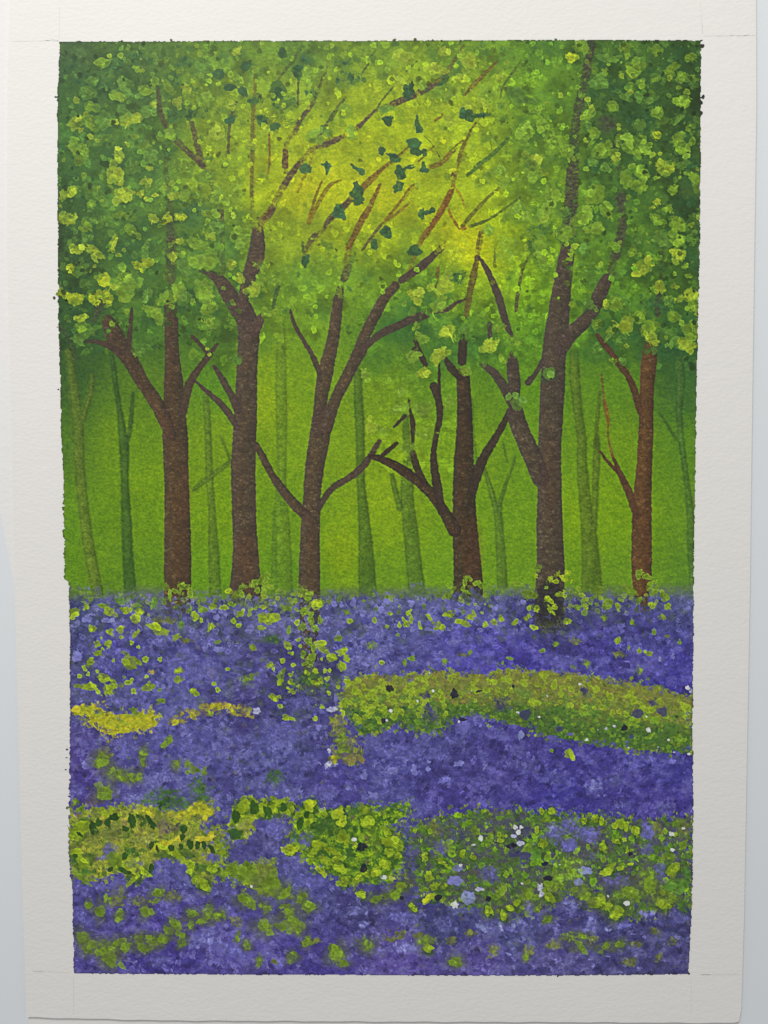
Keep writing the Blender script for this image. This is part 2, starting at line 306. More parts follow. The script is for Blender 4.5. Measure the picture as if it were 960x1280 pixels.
TB = dark('tall straight dark tree, thickest of the left group', [
 [(307,742,42),(307,715,36),(307,690,32),(305,640,30),(304,590,31),(305,560,30),(307,520,29),(308,480,27),(309,450,26),(311,420,27),(309,400,25),(303,385,24)],
 [(306,400,22),(296,385,20),(286,368,20),(274,350,15),(262,342,9),(250,338,4)], [(304,392,16),(305,370,13),(312,345,18),(320,320,21),(322,300,18),(322,285,14),(321,275,8)],
 [(316,420,14),(324,402,11),(329,393,8)], [(298,512,11),(288,492,9),(278,474,8),(268,458,5)], [(296,535,8),(288,520,9),(274,503,8),(258,489,6),(243,475,3)]], (82,68,60), (86,66,52))
stroke([(324,285,10),(330,272,8),(338,262,7)], (98,72,42), a=.8, idv=TB, dry=.5)
TC = dark('forked dark tree left of centre, ivy climbing its foot', [
 [(389,865,18),(388,820,24),(387,770,26),(387,745,27),(387,700,26),(388,660,24),(390,620,22),(393,585,24),(399,550,26),(403,522,26)],
 [(398,540,16),(401,500,17),(407,465,19),(414,435,16),(419,408,15),(422,380,13),(425,362,10)],
 [(408,535,16),(417,505,15),(430,478,15),(440,458,15),(450,438,17),(458,415,14),(470,392,14),(480,374,13),(494,357,11)], [(502,350,9),(516,341,10),(530,330,11),(541,320,8),(553,309,8)],
 [(455,434,11),(468,423,9),(482,414,10),(500,406,10),(515,399,11),(530,394,11)], [(536,390,3),(556,388,5),(570,379,5),(582,374,3)],
 [(401,476,4),(397,460,7),(388,440,6),(376,420,5),(368,405,5),(363,388,3)],
 [(383,645,14),(366,628,13),(350,608,11),(338,590,9),(328,570,9),(320,555,7)], [(398,636,8),(406,622,8),(418,608,8),(434,599,8),(446,590,9),(456,580,9),(465,567,8),(474,552,6)]], (82,68,58), (88,68,50))
stroke([(430,348,10),(434,337,10),(438,329,6)], (74,74,54), a=.8, idv=TC, dry=.4)
TD = dark('dark red brown tree at the centre with a long drooping left limb', [
 [(585,742,38),(585,720,36),(583,690,33),(581,650,30),(580,610,28),(580,570,24),(581,530,20),(580,495,18),(579,468,17)],
 [(568,662,18),(554,638,14),(540,618,14),(524,603,13),(508,591,13),(490,580,11),(474,573,9),(463,571,5)], [(474,573,4),(485,563,6),(496,554,5)],
 [(552,640,9),(547,610,12),(543,585,10),(542,565,8),(546,540,7),(550,520,8),(548,500,9),(543,484,11),(541,480,4)], [(549,500,4),(549,480,4),(549,455,3)],
 [(531,604,9),(522,588,9),(516,566,8)], [(516,560,3),(516,530,7),(513,515,4),(511,500,3)], [(493,533,4),(506,520,5)], [(519,426,5),(526,444,8),(532,456,7)], [(511,448,3),(518,436,5)],
 [(575,472,8),(564,460,10),(556,447,5)], [(578,452,11),(578,436,12),(580,422,10)], [(590,615,12),(596,592,14),(606,570,12),(618,550,10),(630,528,8),(638,512,7)]], (66,54,46), (78,54,38))
stroke([(583,396,5),(585,380,8),(588,362,8),(592,345,9),(597,322,6)], (92,78,40), a=.88, idv=TD, dry=.2)
TE = dark('thickest dark trunk right of centre with two great limbs', [
 [(687,782,36),(687,750,36),(688,720,36),(688,690,34),(687,660,33),(687,630,31),(687,600,30),(687,560,29),(689,520,30),(691,480,31),(692,450,30),(695,420,30),(698,395,27),(702,365,24),(706,335,21),(709,312,18)],
 [(676,598,22),(666,572,24),(656,550,22),(648,530,22),(644,516,22)], [(641,512,7),(634,492,12),(625,476,12),(615,464,10),(602,454,7)], [(642,500,14),(643,480,16),(641,462,16),(641,443,11)],
 [(700,438,18),(713,418,19),(728,404,18),(740,390,16),(748,372,18),(757,352,15),(764,338,9)], [(678,452,7),(670,466,6),(660,478,9)],
 [(640,420,5),(633,405,9),(626,380,10),(618,358,9),(608,336,7),(599,322,4)], [(612,420,6),(612,405,6)]], (80,68,62), (84,68,54))
for s in ([(714,270,12),(714,230,14),(716,200,9)], [(708,300,12),(712,280,8)], [(732,95,8),(738,65,12),(740,54,10)], [(724,150,6),(730,120,5)], [(770,320,10),(777,290,12),(781,272,8)], [(775,262,8),(778,245,9)]):
    stroke(s, (70,66,54), a=.75, soft=2.5, rag=3, idv=TE, dry=.3)
TF = dark('slender red brown tree near the right edge', [
 [(802,742,18),(802,725,24),(802,700,26),(802,660,25),(803,620,23),(805,590,20),(807,550,19),(808,510,18),(809,480,18),(811,455,20),(813,433,17)],
 [(795,645,8),(788,620,10),(780,602,9),(772,585,6),(765,568,3)], [(783,605,4),(770,588,4),(758,575,4),(750,564,3)],
 [(800,515,8),(794,492,9),(786,472,8),(778,460,9),(766,444,8),(755,430,8),(746,418,4)], [(806,745,10),(804,760,9),(803,768,5)]], (92,64,46), (110,76,42))
stroke([(766,570,4),(762,556,3),(760,545,3),(760,532,3),(757,512,4),(754,492,3),(752,468,2)], (112,78,40), a=.75, soft=1.2, rag=.8, idv=TF); stroke([(761,532,4),(759,515,5),(755,500,4)], (116,92,34), a=.8, idv=TF); stroke([(822,392,7),(823,375,8),(826,350,5)], (70,64,48), a=.8, idv=TF); stroke([(753,510,3),(754,470,3)], (90,110,44), a=.5, idv=TF)
# red glaze on the lower trunks
for x, y, rx, ry, a in [(230,620,8,40,.35),(228,700,8,40,.25),(308,700,14,36,.35),(390,690,7,40,.2),(592,690,10,45,.4),(806,660,7,60,.3),(690,600,9,60,.2)]:
    dab(x, y, rx, ry, (104,62,42), a=a * .7, soft=1.0, irr=.2, h=0)

canopy_dabs(420, .95, 2., 5.5, True)
for x, y, w_ in TOPS:
    for k in range(16):
        px = x + rs.normal(0, w_ * .7); py = y + rs.normal(-3, w_ * .6); b0 = np.array(loc(px, py))
        dab(px, py, rs.uniform(1.5, 4.5), rs.uniform(1.5, 3.5), np.clip(b0 * rs.uniform(.8, 1.3), 0, 220), rot=rs.uniform(0, 3), a=rs.uniform(.3, .8), soft=.3, irr=.3, idv=P_FOL, h=.02)
# ------------------------------------------------------------------ 5. traced leaves of the canopy
def crop(ox, oy, k, items, idv=P_FOL, scale=1.0, **kw):
    for it in items:
        x, y, rx, ry, c = it[:5]; rot = it[5] if len(it) > 5 else 0.; o = dict(kw)
        soft = .22; al = .86
        if c.endswith('~'): c = c[:-1]; soft = .8; al = .6
        if c.endswith('!'): c = c[:-1]; soft = .12; al = 1.; o.setdefault('irr', .26)
        o.setdefault('soft', soft); o.setdefault('a', al); o.setdefault('irr', .24); o.setdefault('rim', .05 if c in 'YZLMym' else 0.)
        col = np.array(LEAF[c], float) * rs.uniform(.94, 1.06)
        X0 = ox + x / k; Y0 = oy + y / k; A = rx / k * scale; B = ry / k * scale; idd = o.pop('pid', idv)
        if soft > .5:
            o3 = dict(o); o3['a'] = .34; dab(X0, Y0, A, B, col, rot=rot, idv=None, h=0, **o3)
            gz = Y0 > 735
            for q in range(int(4 + A * B * (.16 if gz else .10))):
                u, v = rs.normal(0, .5, 2); cs, sn = math.cos(rot), math.sin(rot); px = X0 + u * A * cs - v * B * sn; py = Y0 + u * A * sn + v * B * cs
                cl = col * rs.uniform(.78, 1.2)
                if rs.rand() < .6: tuft(px, py, rs.uniform(.5, 2.6), cl, n=3, ln=rs.uniform(3, 6), a=rs.uniform(.4, .85), idv=idd)
                else: dab(px, py, rs.uniform(1.3, 3.6), rs.uniform(1.2, 2.8), cl, rot=rs.uniform(0, 3), a=rs.uniform(.35, .8), soft=.3, irr=.3, idv=idd, h=.02)
            continue
        if c in 'yZmYLM' and min(A, B) > 2:
            if Y0 > 985 and c in 'yZ': dab(X0 + .6, Y0 + 1., A * 1.22, B * 1.25, (46, 78, 32), rot=rot, a=.55, soft=.35, irr=.35, idv=idd, h=.01)
            elif Y0 < 470 and (X0 < 330 or X0 > 640): dab(X0 + rs.uniform(-1.5, 2.5), Y0 + 1.8, A * 1.25, B * 1.2, (44, 80, 44), rot=rot, a=.34, soft=.7, irr=.35, idv=idd, h=.01)
        if min(A, B) < 3.4 or soft > .5 or c in 'TKkWwnpPqvs': dab(X0, Y0, A, B, col, rot=rot, idv=idd, h=.035, **o); continue
        A *= rs.uniform(.82, 1.28); B *= rs.uniform(.75, 1.12); rot = rot if it[5:] else rs.uniform(-.9, .9)
        # a leaf clump: one translucent patch and a few crisp touches on it
        o2 = dict(o); o2['a'] = o['a'] * .8; dab(X0, Y0, A * .92, B * .92, col * .93, rot=rot, idv=idd, h=.03, **o2)
        for q in range(int(2 + min(A, B) * .5)):
            u, v = rs.normal(0, .5, 2); cs, sn = math.cos(rot), math.sin(rot)
            px = X0 + (u * A * cs - v * B * sn); py = Y0 + (u * A * sn + v * B * cs)
            f = rs.uniform(.38, .6); o2['a'] = rs.uniform(.5, .95)
            if rs.rand() < .3: tuft(px, py, rs.uniform(0, 3.1), col * rs.choice([.8, 1.12]), n=3, ln=min(A, B) * 1.2, a=.6, idv=idd)
            else: dab(px, py, A * f, B * f, col * rs.uniform(.80, 1.14) + (4 if q % 2 else -3), rot=rot + rs.uniform(-.8, .8), idv=idd, h=.04, **o2)
K1 = 960 / 170.; K2 = 960 / 185.; K3 = 4.8
crop(60, 40, K1, [(400,380,80,60,'D~'),(460,250,60,50,'D~'),(620,190,60,50,'D~'),(870,340,50,50,'D~'),(900,580,70,60,'D~'),(860,840,50,60,'D~'),(680,660,90,50,'G~'),(150,250,60,40,'D~'),
 (395,225,45,40,'L'),(560,210,40,30,'M'),(630,265,45,20,'L'),(310,350,40,45,'M'),(280,430,65,60,'M'),(300,525,50,40,'L'),(195,640,60,50,'Y'),(305,640,50,65,'L'),(400,610,60,60,'M'),(340,770,80,55,'M'),(225,840,70,70,'L'),(550,620,50,50,'Y'),(625,605,35,40,'Y'),(615,735,28,28,'L'),(540,370,50,70,'M'),(500,450,50,40,'L'),(690,410,60,40,'L'),(755,345,35,35,'L'),(745,515,35,28,'Y'),(910,495,35,40,'Y'),(930,270,40,30,'L'),(850,380,30,60,'L'),(860,720,45,45,'L'),(680,820,45,45,'L'),(500,870,50,50,'Y'),(720,880,70,70,'M'),(700,560,35,50,'M')])
crop(220, 40, K1, [(110,570,90,50,'D~'),(70,215,60,50,'D~'),(490,240,40,50,'D'),(610,620,50,40,'D'),(750,150,40,50,'D'),(860,280,50,50,'D'),(720,400,65,60,'D'),(760,510,90,70,'D~'),(560,470,60,30,'D~'),(180,270,60,60,'M'),(200,480,50,50,'L'),
 (290,710,60,50,'Y'),(425,140,42,38,'Y'),(715,195,28,28,'L'),(565,270,38,35,'L'),(365,275,32,28,'L'),(420,315,25,28,'L'),(80,400,38,32,'Y'),(15,495,25,35,'Y'),(80,500,18,18,'L'),(390,520,35,35,'Y'),(530,800,28,28,'Y'),(345,925,25,25,'L'),(790,450,25,30,'L'),(640,690,20,20,'Y'),(300,295,40,40,'T'),(700,670,40,30,'T')])
crop(380, 40, K1, [(270,220,60,45,'T~'),(300,330,110,70,'T~'),(60,430,45,45,'T~'),(20,210,50,50,'T~'),(580,540,55,35,'M'),(700,170,65,45,'Y'),(910,255,45,45,'Y'),(680,340,45,35,'Y'),(550,290,45,60,'L',.5),(820,350,55,30,'L'),(30,280,50,50,'L'),(30,360,40,35,'L'),(290,560,45,60,'L'),(330,710,45,50,'L'),(160,700,40,60,'M'),(60,730,50,50,'L')])
crop(540, 40, K1, [(80,360,60,25,'D'),(350,590,80,20,'D~'),(85,145,50,40,'Y'),(40,255,50,45,'Y'),(255,215,50,50,'Y',.7),(205,325,42,38,'Y'),(90,430,70,60,'L'),(480,270,35,40,'L'),(480,320,30,30,'Y'),(390,440,90,90,'L~'),(250,520,45,35,'Y'),(365,510,40,40,'Y'),(275,412,12,12,'Y'),(510,465,18,18,'L'),(590,440,60,50,'M'),(765,555,28,28,'L'),(705,560,20,15,'L'),(710,480,40,25,'M'),(720,920,50,70,'Y'),(660,700,70,90,'L'),(780,660,45,50,'L'),(850,780,60,90,'L~'),(130,630,40,35,'Y'),(360,90,30,30,'M'),(480,520,20,30,'M')])
crop(540, 200, K1, [(740,510,90,50,'D~'),(700,610,40,40,'D~'),(170,820,70,60,'D~'),(490,90,70,50,'L'),(540,160,50,40,'L'),(720,100,50,90,'L'),(840,230,60,90,'L'),(800,390,60,70,'L'),(640,370,80,70,'L'),(920,530,40,60,'L'),(930,370,40,50,'M'),(180,650,80,100,'Z~'),(540,640,90,110,'L~'),(400,500,60,50,'L'),(90,880,55,50,'Y'),(760,600,70,50,'L'),(800,700,60,60,'L'),(410,110,40,30,'L'),(350,160,60,50,'L~')])
crop(700, 40, K2, [(350,350,80,50,'D~'),(500,560,100,80,'D~'),(300,600,70,60,'B~'),(850,850,50,60,'D~'),(140,90,55,40,'L'),(70,165,40,38,'Z'),(430,115,30,50,'L',-.2),(635,120,30,45,'L',-.3),(850,165,40,38,'L'),(300,170,70,40,'M'),(490,230,70,50,'L'),(475,280,25,28,'Y'),(315,210,10,10,'L'),(397,197,8,8,'L'),(668,172,6,6,'L'),(290,262,20,25,'L'),(720,240,60,40,'L'),(800,290,50,30,'L',.4),(860,300,40,25,'L'),(620,310,22,22,'L'),(270,330,40,40,'M'),(525,335,32,30,'L'),(450,365,35,25,'L'),(462,390,25,22,'Y'),(340,480,50,45,'L'),(415,420,30,40,'M'),(800,455,42,45,'L'),(590,440,50,30,'M',-.5),(630,525,45,45,'L',-.5),(190,540,32,50,'L'),(205,500,20,20,'Y'),(185,600,25,35,'M'),(225,655,38,40,'L'),(385,610,20,20,'Y'),(630,668,30,28,'Z'),(515,600,45,45,'M'),(770,560,50,25,'M'),(265,775,58,55,'L'),(360,828,32,30,'Y'),(375,710,30,30,'L'),(470,750,70,50,'L'),(530,700,35,35,'L'),(580,740,15,15,'L'),(770,680,40,45,'L'),(790,750,55,55,'L'),(860,710,30,35,'L'),(835,625,22,30,'L'),(865,610,20,20,'M'),(690,890,55,50,'Y'),(660,850,20,25,'Y'),(775,905,12,12,'L'),(775,945,10,10,'L'),(800,860,40,25,'M',-.4),(210,840,30,40,'M',-.5),(170,888,18,16,'L'),(55,770,45,70,'L'),(530,910,60,60,'L'),(420,930,50,40,'L'),(290,880,35,30,'M'),(880,940,35,30,'L')])
crop(700, 210, K2, [(400,210,40,60,'B~'),(800,220,90,40,'D~'),(430,90,50,55,'L'),(500,120,50,45,'L'),(230,170,60,80,'L'),(300,270,40,70,'L'),(140,320,65,55,'L'),(220,390,60,50,'L'),(40,430,60,60,'L'),(150,520,60,60,'G'),(160,680,75,90,'G~'),(630,220,28,25,'Y'),(605,255,18,18,'Y'),(490,273,12,12,'L'),(700,260,35,25,'L'),(730,140,35,35,'L'),(620,330,60,35,'L'),(760,360,60,60,'L'),(670,460,50,60,'M'),(760,470,45,45,'L'),(510,470,30,32,'M'),(470,545,35,38,'L',-.5),(365,515,28,35,'L',-.5),(775,565,55,40,'Y',.4),(810,635,22,22,'L'),(745,685,18,18,'L'),(835,700,22,18,'L'),(530,650,90,60,'Y'),(575,600,35,40,'Y'),(650,770,45,45,'Y'),(360,690,35,35,'M'),(410,770,25,30,'G'),(850,820,45,45,'Y'),(780,850,30,25,'Y'),(700,860,30,30,'L'),(400,880,100,50,'G'),(320,880,30,40,'L'),(190,880,30,40,'M'),(860,900,40,40,'L'),(870,65,45,30,'L'),(860,460,40,40,'M')])
crop(60, 200, K1, [(320,240,80,70,'M'),(320,430,30,40,'M'),(175,580,40,30,'M'),(590,60,60,50,'M'),(690,610,45,30,'M'),(280,530,40,60,'M~'),(590,400,40,40,'M'),(240,770,45,45,'M'),(140,225,65,50,'Y'),(310,305,40,30,'L'),(140,415,65,45,'Y',-.2),(270,460,38,45,'L'),(200,630,42,40,'Y'),(330,645,65,45,'Y'),(460,590,30,60,'Y',.2),(550,245,65,50,'Y'),(515,390,55,40,'L'),(590,490,45,30,'L'),(470,100,60,70,'Y'),(500,150,50,35,'Y'),(690,150,35,35,'Y'),(655,235,30,35,'Y'),(710,275,30,20,'Y'),(750,250,25,15,'Y'),(720,60,25,30,'Y'),(880,255,35,35,'Y'),(745,415,45,35,'Y'),(840,415,42,38,'Z'),(935,400,32,32,'Y'),(930,575,25,25,'Y'),(880,680,40,45,'Y'),(640,750,38,38,'Z'),(712,725,38,40,'Z'),(160,760,28,28,'Z'),(530,850,50,70,'L'),(590,880,40,45,'L'),(395,845,55,50,'Z',-.6),(460,890,25,30,'Y')])
crop(60, 340, K1, [(550,140,70,60,'L'),(740,280,60,60,'L'),(780,320,45,50,'L'),(700,160,40,50,'M'),(880,170,80,60,'L'),(640,540,50,45,'M~'),(540,370,40,40,'G~'),(260,440,100,40,'M',-.3),(235,385,45,40,'L'),(230,325,40,40,'Y'),(100,155,55,38,'Z'),(190,190,65,45,'Z',.2),(320,180,48,38,'Z'),(420,185,38,50,'Z')])
crop(220, 200, K1, [(130,340,110,60,'T~'),(60,760,70,60,'M'),(60,60,50,50,'L'),(210,110,50,45,'L'),(60,250,50,50,'L'),(160,265,40,40,'L'),(300,270,55,50,'L'),(35,402,32,32,'Z'),(250,380,50,38,'L'),(290,480,45,55,'M'),(245,540,38,30,'Y'),(30,578,25,25,'Y'),(140,590,65,55,'L'),(440,540,65,60,'L'),(235,710,80,60,'L',-.6),(395,735,35,40,'Y'),(455,828,32,38,'Y'),(540,920,50,50,'Y'),(200,930,80,60,'L'),(600,740,50,30,'L~'),(650,850,80,60,'L~'),(420,230,50,60,'L~')])
crop(220, 350, K1, [(555,75,45,45,'Y'),(455,5,30,20,'Y'),(200,100,60,90,'L'),(230,200,60,60,'L'),(230,300,90,50,'L~'),(640,230,40,20,'L'),(60,130,60,60,'M'),(410,560,60,40,'G~'),(220,485,12,9,'Y'),(235,525,12,12,'Y')])
crop(540, 350, K1, [(110,360,50,60,'Y'),(60,530,45,55,'Y'),(240,640,50,45,'L'),(410,470,60,60,'Y'),(480,340,50,35,'L'),(500,565,40,30,'L'),(90,50,60,60,'Y'),(40,180,60,50,'L'),(240,350,40,40,'M'),(120,860,40,50,'L'),(600,870,50,60,'M'),(580,430,60,40,'L~'),(820,660,45,50,'M')])
crop(380, 350, K1, [(790,110,65,45,'Y'),(790,330,30,25,'L'),(840,420,40,30,'L'),(770,540,45,45,'L'),(840,650,45,40,'Y'),(440,670,35,25,'L'),(690,790,45,40,'L'),(690,910,45,45,'L'),(950,520,30,60,'Y'),(850,900,60,50,'L'),(580,700,35,30,'L~')])
crop(420, 500, K3, [(390,50,40,40,'L'),(210,165,38,40,'Y'),(270,190,50,30,'L~'),(530,200,60,50,'L~'),(520,60,50,50,'L'),(680,20,40,30,'L'),(430,290,60,40,'L~')])
crop(700, 350, K2, [(630,160,100,60,'D~'),(690,370,60,50,'G'),(400,410,40,50,'G'),(240,460,40,50,'M~'),(350,150,50,50,'L'),(240,290,35,38,'L'),(330,325,28,30,'L'),(315,365,25,20,'M'),(430,290,70,60,'Y'),(300,155,20,25,'Y'),(520,250,45,50,'L'),(580,310,60,45,'L'),(595,375,42,38,'Y'),(740,400,50,35,'M'),(815,415,42,42,'Y'),(740,240,55,55,'L'),(850,320,50,70,'L'),(410,530,30,25,'M'),(350,525,20,20,'L')])
for i in range(1250):
    x = rs.uniform(72, 876); lo = canopy_low(x) - 8; y = 48 + (lo - 48) * rs.rand(); gl = glowf(x, y)
    if ID[int((y - V0) * SS), int((x - U0) * SS)] in (TA, TB, TC, TD, TE, TF) and rs.rand() < (.9 if y > 330 else .5): continue
    if gl > .45 and rs.rand() < .85: continue
    if 300 < x < 560 and y > 300 and rs.rand() < .55: continue
    base = np.array(loc(x, y)); q = rs.rand()
    col = base * rs.uniform(1.15, 1.4) + (8, 8, -4) if q < .5 else (np.array((138,164,44)) * rs.uniform(.85, 1.1) if q < .68 else base * rs.uniform(.58, .8))
    w_ = rs.uniform(1.3, 3.4); dab(x, y, w_ * rs.uniform(.9, 1.4), w_, np.clip(col, 0, 215), rot=rs.uniform(0, 3), a=rs.uniform(.5, .9), soft=.2, irr=.22, idv=P_FOL, h=.03, rim=.05)
# deep green single leaves against the glow
def leaf(ox, oy, k, lst, label=None):
    i = pid('leaf', label)
    for x, y, rx, ry, rot in lst: dab(ox + x / k, oy + y / k, rx / k, ry / k, np.array((52,90,54)) * rs.uniform(.88, 1.12), rot=rot, a=.92, soft=.2, irr=.30, idv=i, h=.04, grain=.2)
for l in ([(380,390,45,26,.1)], [(475,420,26,42,-.4)], [(382,620,35,34,0)]): leaf(220, 40, K1, l)
for l in ([(735,420,46,46,.3),(760,390,18,45,0)], [(590,628,36,36,.4),(612,605,18,18,0)], [(800,640,16,62,-.15),(812,690,28,26,0),(775,790,50,45,.3),(790,845,40,32,0),(845,850,28,22,0)], [(548,840,28,28,0)], [(640,890,42,30,.3),(620,870,40,16,.2)]): leaf(380, 40, K1, l)
for l in ([(12,60,36,42,0)], [(165,55,20,42,0),(150,35,38,12,.3)], [(400,80,34,22,.4),(355,50,35,14,.7)], [(375,230,44,50,0),(370,180,22,30,0),(380,290,50,28,0)], [(245,365,50,45,.2),(270,400,28,22,0)], [(680,90,42,48,0),(735,52,40,14,-.1),(665,190,32,48,.5)], [(840,55,20,45,.1),(860,75,20,20,0)], [(580,510,38,46,0)], [(497,598,24,38,-.1)], [(830,385,22,45,0),(870,370,40,14,-.2),(905,355,22,18,0)], [(780,640,50,40,.2)], [(10,710,30,42,0)]): leaf(380, 200, K1, l)
leaf(540, 40, K1, [(250,590,60,36,.0),(215,570,24,40,0),(340,590,60,14,-.1)])

# ------------------------------------------------------------------ 6. the ground
gp = [(100,770,70,78,115),(180,755,88,92,120),(250,770,80,82,130),(350,765,92,95,140),(480,752,86,90,140),(600,750,84,88,142),(760,752,78,84,110),(840,755,78,84,130),(800,775,72,70,138),(450,800,84,84,150),(600,810,80,74,160),(750,800,72,66,146),(850,835,64,58,140),(650,835,70,62,150),(150,800,68,64,136),(250,830,82,80,146),(350,830,70,66,122),(120,870,72,72,122),(200,870,84,86,146),(300,880,66,62,118),(400,880,68,66,124),(100,950,72,60,130),(180,940,82,80,144),(250,940,82,80,144),(350,940,80,82,142),(420,975,72,66,136),(500,950,74,72,138),(550,920,74,72,132),(650,945,70,64,132),(750,950,66,60,134),(850,970,60,56,130),(700,1000,62,56,138),(850,1010,66,56,132),(560,1010,70,62,134),(350,1040,72,70,118),(320,1060,76,74,128),(240,1090,82,82,138),(380,1090,76,78,138),(520,1060,68,74,116),(120,1130,76,72,136),(220,1150,72,62,138),(450,1140,66,64,114),(560,1150,62,66,108),(640,1155,66,70,116),(750,1160,64,64,112),(850,1160,58,58,100),(850,1200,72,70,116),(700,1200,78,72,126),(600,1200,84,74,140),(500,1200,90,76,148),(400,1205,70,60,136),(300,1190,84,76,148),(120,1190,80,72,142),(200,1210,62,52,128),(700,765,64,66,100),(400,850,58,60,84)]
GR = idw(gp, 3.4, 18.)
hz = np.interp(GX[0], [60,85,130,200,280,340,400,470,560,620,680,740,790,870], [742,742,740,742,748,745,745,742,742,740,742,738,742,738])
m = sst((GY - hz[None] + 9 * N_rag2 + 5 * N_rag + 10 * N_mid + 8 * N_big) / 16 + .3)
keep = np.isin(ID, [TA, TB, TC, TD, TE, TF])
foot = np.zeros_like(keep)
for t, y in ((TA, 768), (TB, 752), (TC, 775), (TD, 742), (TE, 785), (TF, 768)): foot |= (ID == t) & (GY < y + 14 * N_rag2)
foot |= (ID == TC) & (GY < 860) & (np.abs(GX - 387) < 10 + 8 * N_rag2)
mm = m * (1 - foot)
mist = (sst((GY - hz[None] + 14) / 12) * (1 - sst((GY - hz[None] - 6) / 16)) * np.clip(.42 + 1.6 * N_big, 0, .7))
put((slice(None), slice(None)), mist * (1 - np.isin(ID, [TA, TB, TC, TD, TE, TF])), np.array((92, 108, 84)) / 255. * (1 + .2 * N_tooth)[..., None])
N_cl = fbm(17, 13, 21, 4); N_cl2 = fbm(8, 6.5, 22, 3)
VV = np.clip(1.7 * N_cl + 1.3 * N_cl2, -.55, .6)
vp = np.clip(VV, 0, 1)[..., None] * .8; vd = np.clip(-VV, 0, 1)[..., None] * .8
gcol = (GR * (1 - vp - vd) + np.array((112,110,164)) / 255. * vp + np.array((52,45,108)) / 255. * vd) * (1 + .12 * N_tooth + .12 * N_fine)[..., None]
sa = (slice(None), slice(None)); put(sa, mm, gcol, P_BLUE, .02)
def PUR(x, y, k): 
    i = min(H - 1, max(0, int((y - V0) * SS))); j = min(W - 1, max(0, int((x - U0) * SS))); return GR[i, j] * 255 * k
GREY = np.array((92,96,122))
def vv(x, y): return VV[min(H - 1, max(0, int((y - V0) * SS))), min(W - 1, max(0, int((x - U0) * SS)))]
for i in range(10500):
    x = rs.uniform(80, 872); y = rs.uniform(745, 1222); base = PUR(x, y, 1.)
    right = x > 500 and 905 < y < 1035; vivid = right or (x > 560 and 765 < y < 860)
    q = vv(x, y) + rs.uniform(-.45, .45)
    if q > .12: col = base * (1.06 + .35 * min(q, .6)) + (12, 13, 2)
    elif q < -.12: col = base * (.9 + .45 * max(q, -.6))
    else: col = base * rs.uniform(.9, 1.1)
    if q > .3 and rs.rand() < (.5 if not vivid else .25): col = np.array((116,118,164)) * .65 + base * .35
    if rs.rand() < .1: col = base * .6 + np.array((90,68,128)) * .4
    gk = (.12 if vivid else .30) * rs.rand(); col = col * (1 - gk) + GREY * (np.mean(col) / 104.) * gk
    ang = rs.uniform(-1.25, -.6) if right else (rs.uniform(-.5, .5) + (1.2 if vv(y, x) > 0 else -1.0))
    col = np.clip(col, 0, 200); u = rs.rand()
    if u < .6: tuft(x, y, ang, col, n=rs.randint(2, 6), ln=rs.uniform(3, 8), wd=rs.uniform(.7, 1.2), a=rs.uniform(.35, .85))
    elif u < .9: s = rs.uniform(1.6, 5); dab(x, y, s, s * rs.uniform(.5, .9), col, rot=ang, a=rs.uniform(.25, .7), soft=.45, irr=.3, h=.02, grain=.08)
    else: s = rs.uniform(5, 10); dab(x, y, s, s * .6, col, rot=rs.uniform(-.4, .4), a=rs.uniform(.15, .4), soft=.9, irr=.3, h=0, grain=.16)
for i in range(900):
    x = rs.uniform(86, 868); y = rs.uniform(756, 1216); base = PUR(x, y, 1.); ph = math.sin(y * .16 + 2.2 * math.sin(x * .012))
    col = base * .6 + np.array((112,110,166)) * .45 if ph > 0 else base * .62 + np.array((44,36,96)) * .3
    tuft(x, y, rs.uniform(-.3, .25), col, n=rs.randint(3, 6), ln=rs.uniform(7, 16), wd=1.1, a=rs.uniform(.3, .65), spread=.15)
for i in range(5200):
    x = rs.uniform(80, 872); y = rs.uniform(748, 1222); q = vv(x, y) + rs.uniform(-.25, .25)
    right = x > 500 and 905 < y < 1035; vivid = right or (x > 560 and 765 < y < 860); base = PUR(x, y, 1.)
    ang = rs.uniform(-1.2, -.7) if right else rs.uniform(-1.4, 1.4)
    if q > .05: tuft(x, y, ang, (base * .45 + np.array((118,117,170)) * .62) if not vivid else base * .6 + np.array((112,108,172)) * .48, n=rs.randint(2, 5), ln=rs.uniform(3.5, 7.5), wd=1., a=rs.uniform(.55, 1.), spread=.3)
    elif q < -.05: tuft(x, y, ang, base * .35 + np.array((44,38,88)) * .5, n=rs.randint(2, 5), ln=rs.uniform(3, 7), wd=1., a=rs.uniform(.4, .8), spread=.3)
for i in range(700):   # where the flowers meet the wash
    x = rs.uniform(82, 868); hy = np.interp(x, [60,85,130,200,280,340,400,470,560,620,680,740,790,870], [742,742,740,742,748,745,745,742,742,740,742,738,742,738]) + 5 * math.sin(x * .045) + 3 * math.sin(x * .13)
    y = hy + rs.normal(2, 6)
    i0 = ID[min(H - 1, int((y - V0) * SS)), int((x - U0) * SS)]
    if i0 in (TA, TB, TC, TD, TE, TF): continue
    c = [(92,100,118),(104,106,146),(84,110,62),(96,128,50),(78,88,92)][rs.choice(5, p=[.25,.25,.2,.15,.15])] if y > hy - 6 else (92,130,44)
    tuft(x, y, rs.uniform(.9, 2.2), c, n=3, ln=rs.uniform(2.5, 5), a=rs.uniform(.3, .75))
for i in range(110):
    x = rs.choice([rs.uniform(440, 660), rs.uniform(90, 420)]); y = rs.uniform(748, 790); w_ = rs.uniform(1.6, 3.6)
    dab(x, y, w_, w_ * rs.uniform(.7, 1.2), (126,128,174), a=.62, soft=.2, irr=.3, h=.03); dab(x, y, w_ * .55, w_ * .5, (92,90,148), a=.6, soft=.3, irr=.3, h=.01)
